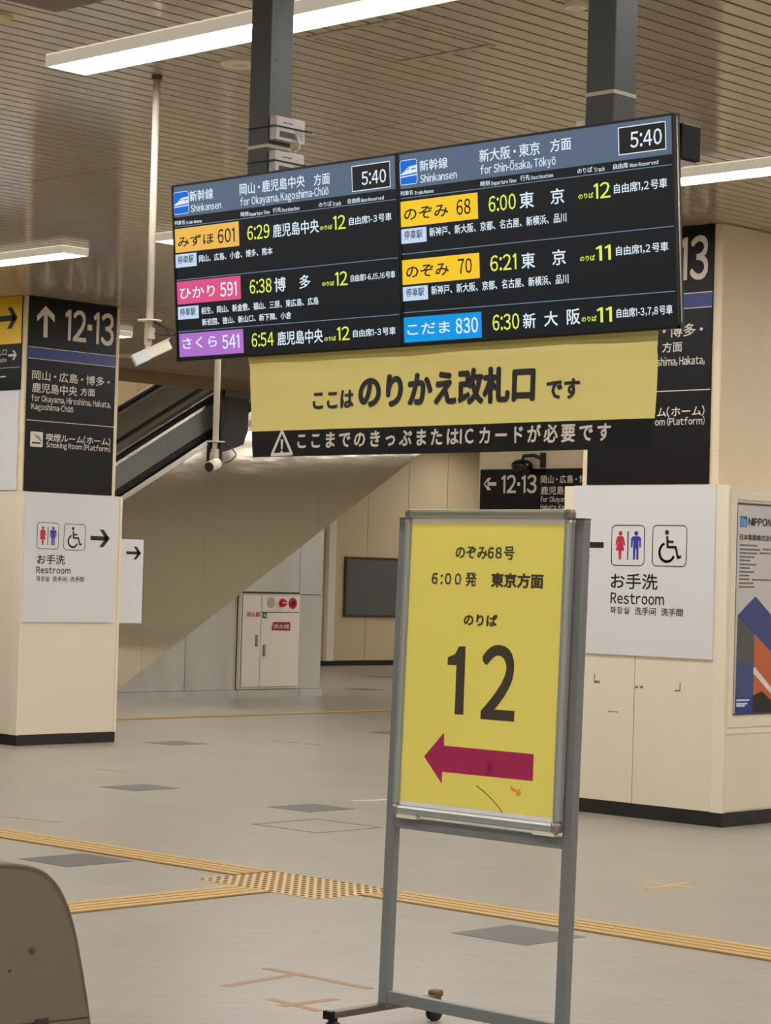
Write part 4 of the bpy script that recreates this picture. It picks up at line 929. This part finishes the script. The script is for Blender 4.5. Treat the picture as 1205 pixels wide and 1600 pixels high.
obj('lock', MB().lathe(fG(3.363, .757, .217), (1, 0, 0), [(.003, 0), (.003, .002)], 10), dark, o)
obj('finger_slot', MB().fbox(fG, 3.442, .585, 3.482, .636, .216, .2185), mat('slot_dark', (62, 52, 42), .6), o, bevel=.008)

# ================================================================== FLOOR THINGS
tac_base = mat('tactile_yellow', (200, 168, 112), .5, noise=.05, nscale=12)
tac_bar = mat('tactile_bar', (194, 157, 92), .5, noise=.08, nscale=20)
tac_dot = mat('tactile_dot', (120, 96, 58), .6)
def strip(x0, x1, y0, y1, along, label):
    o = thing('tactile_paving', label, 'tactile paving', ((x0+x1)/2, (y0+y1)/2, 0))
    obj('base', MB().box(x0, x1, y0, y1, 0, .003), mat('tactile_groove', (92, 68, 34), .6), o)
    b = MB()
    for k in range(4):
        if along == 'x': c = y0+(y1-y0)*(k+.5)/4; b.box(x0+.01, x1-.01, c-.027, c+.027, .003, .008)
        else: c = x0+(x1-x0)*(k+.5)/4; b.box(c-.027, c+.027, y0+.01, y1-.01, .003, .008)
    obj('guide_bars', b, tac_bar, o)
    e = MB()
    if along == 'x': e.box(x0, x1, y0-.004, y0, 0, .003).box(x0, x1, y1, y1+.004, 0, .003)
    else: e.box(x0-.004, x0, y0, y1, 0, .003).box(x1, x1+.004, y0, y1, 0, .003)
    obj('edge_line', e, mat('tactile_edge', (112, 88, 46), .6), o)
strip(-22.0, -9.68, 8.945, 9.25, 'x', 'yellow guide strip coming from the left edge to the dotted pad')
strip(-8.71, 4.0, 8.945, 9.25, 'x', 'yellow guide strip running right behind the sign stand')
strip(-9.365, -9.065, 3.5, 8.645, 'y', 'yellow guide strip branching towards the ticket gate')
strip(-20.62, -20.38, 9.3, 30, 'y', 'thin far yellow guide strip in front of the escalator')
o = thing('tactile_paving', 'dotted yellow warning pad where the guide strips meet', 'tactile paving', (-9.2, 8.95, 0))
obj('base', MB().box(-9.68, -8.71, 8.645, 9.25, 0, .003), tac_base, o)
k = MB()
for i in range(16):
    for j in range(10):
        k.lathe((-9.65+.0607*i, 8.675+.0607*j, .003), (0, 0, 1), [(.014, 0), (.011, .005)], 10)
obj('warning_domes', k, tac_dot, o)
o = obj('floor_hatch', MB().ring(Frame((0, 0, 0), (1, 0, 0), (0, 1, 0)), -11.60, 10.855, -10.965, 11.475, .016, -.005, .0015), mat('hatch_line', (96, 86, 72), .6), label='thin dark square outline of a floor hatch behind the guide strip', cat='floor hatch')
def tape(name, label, segs, rgb, wd=.042):
    fz = Frame((0, 0, 0), (1, 0, 0), (0, 1, 0)); k = MB()
    for n_, (a, b, c, d) in enumerate(segs):
        t = Vector((c-a, d-b)).normalized(); q = Vector((-t.y, t.x))*wd/2; z = .0012+.0004*n_
        k.prism(fz, [(a+q.x, b+q.y), (a-q.x, b-q.y), (c-q.x, d-q.y), (c+q.x, d+q.y)][::-1], 0, z)
    obj(name, k, mat('tape_%d_%d' % (rgb[0], rgb[1]), rgb, .6, noise=.35, nscale=14), label=label, cat='tape mark')
tape('tape_mark', 'worn brown tape cross on the floor left of the stand', [(-7.124,6.538,-7.15,7.01), (-7.338,6.974,-6.712,6.982)], (158, 124, 92))
tape('tape_mark', 'shorter worn tape cross in front of the bigger cross near the stand foot', [(-6.80,6.49,-6.49,6.466), (-6.66,6.422,-6.636,6.701)], (160, 126, 94))
tape('tape_mark', 'yellowish tape cross on the floor before the right pillar', [(-8.168,10.697,-7.85,10.734), (-7.989,10.911,-7.966,10.473)], (206, 168, 112), .035)
tape('tape_mark', 'faint yellow tape cross before the left pillar', [(-15.42,12.48,-15.22,13.0), (-15.52,12.70,-15.05,12.66)], (188, 158, 104), .035)
tape('tape_mark', 'faint dashed yellow tape behind the left guide strip', [(-12.85,9.72,-12.70,9.75), (-12.66,9.765,-12.52,9.79), (-12.48,9.80,-12.36,9.825)], (176, 142, 88))
tape('tape_mark', 'faint dashed dark tape far off near the steel wall', [(-17.3,16.41,-17.15,16.42), (-17.05,16.425,-16.9,16.435), (-16.8,16.44,-16.62,16.45)], (150, 124, 88))
tape('tape_mark', 'pale tape streak left of the stand near the floor hatch', [(-12.40,12.64,-12.30,13.0)], (214, 206, 192), .05)
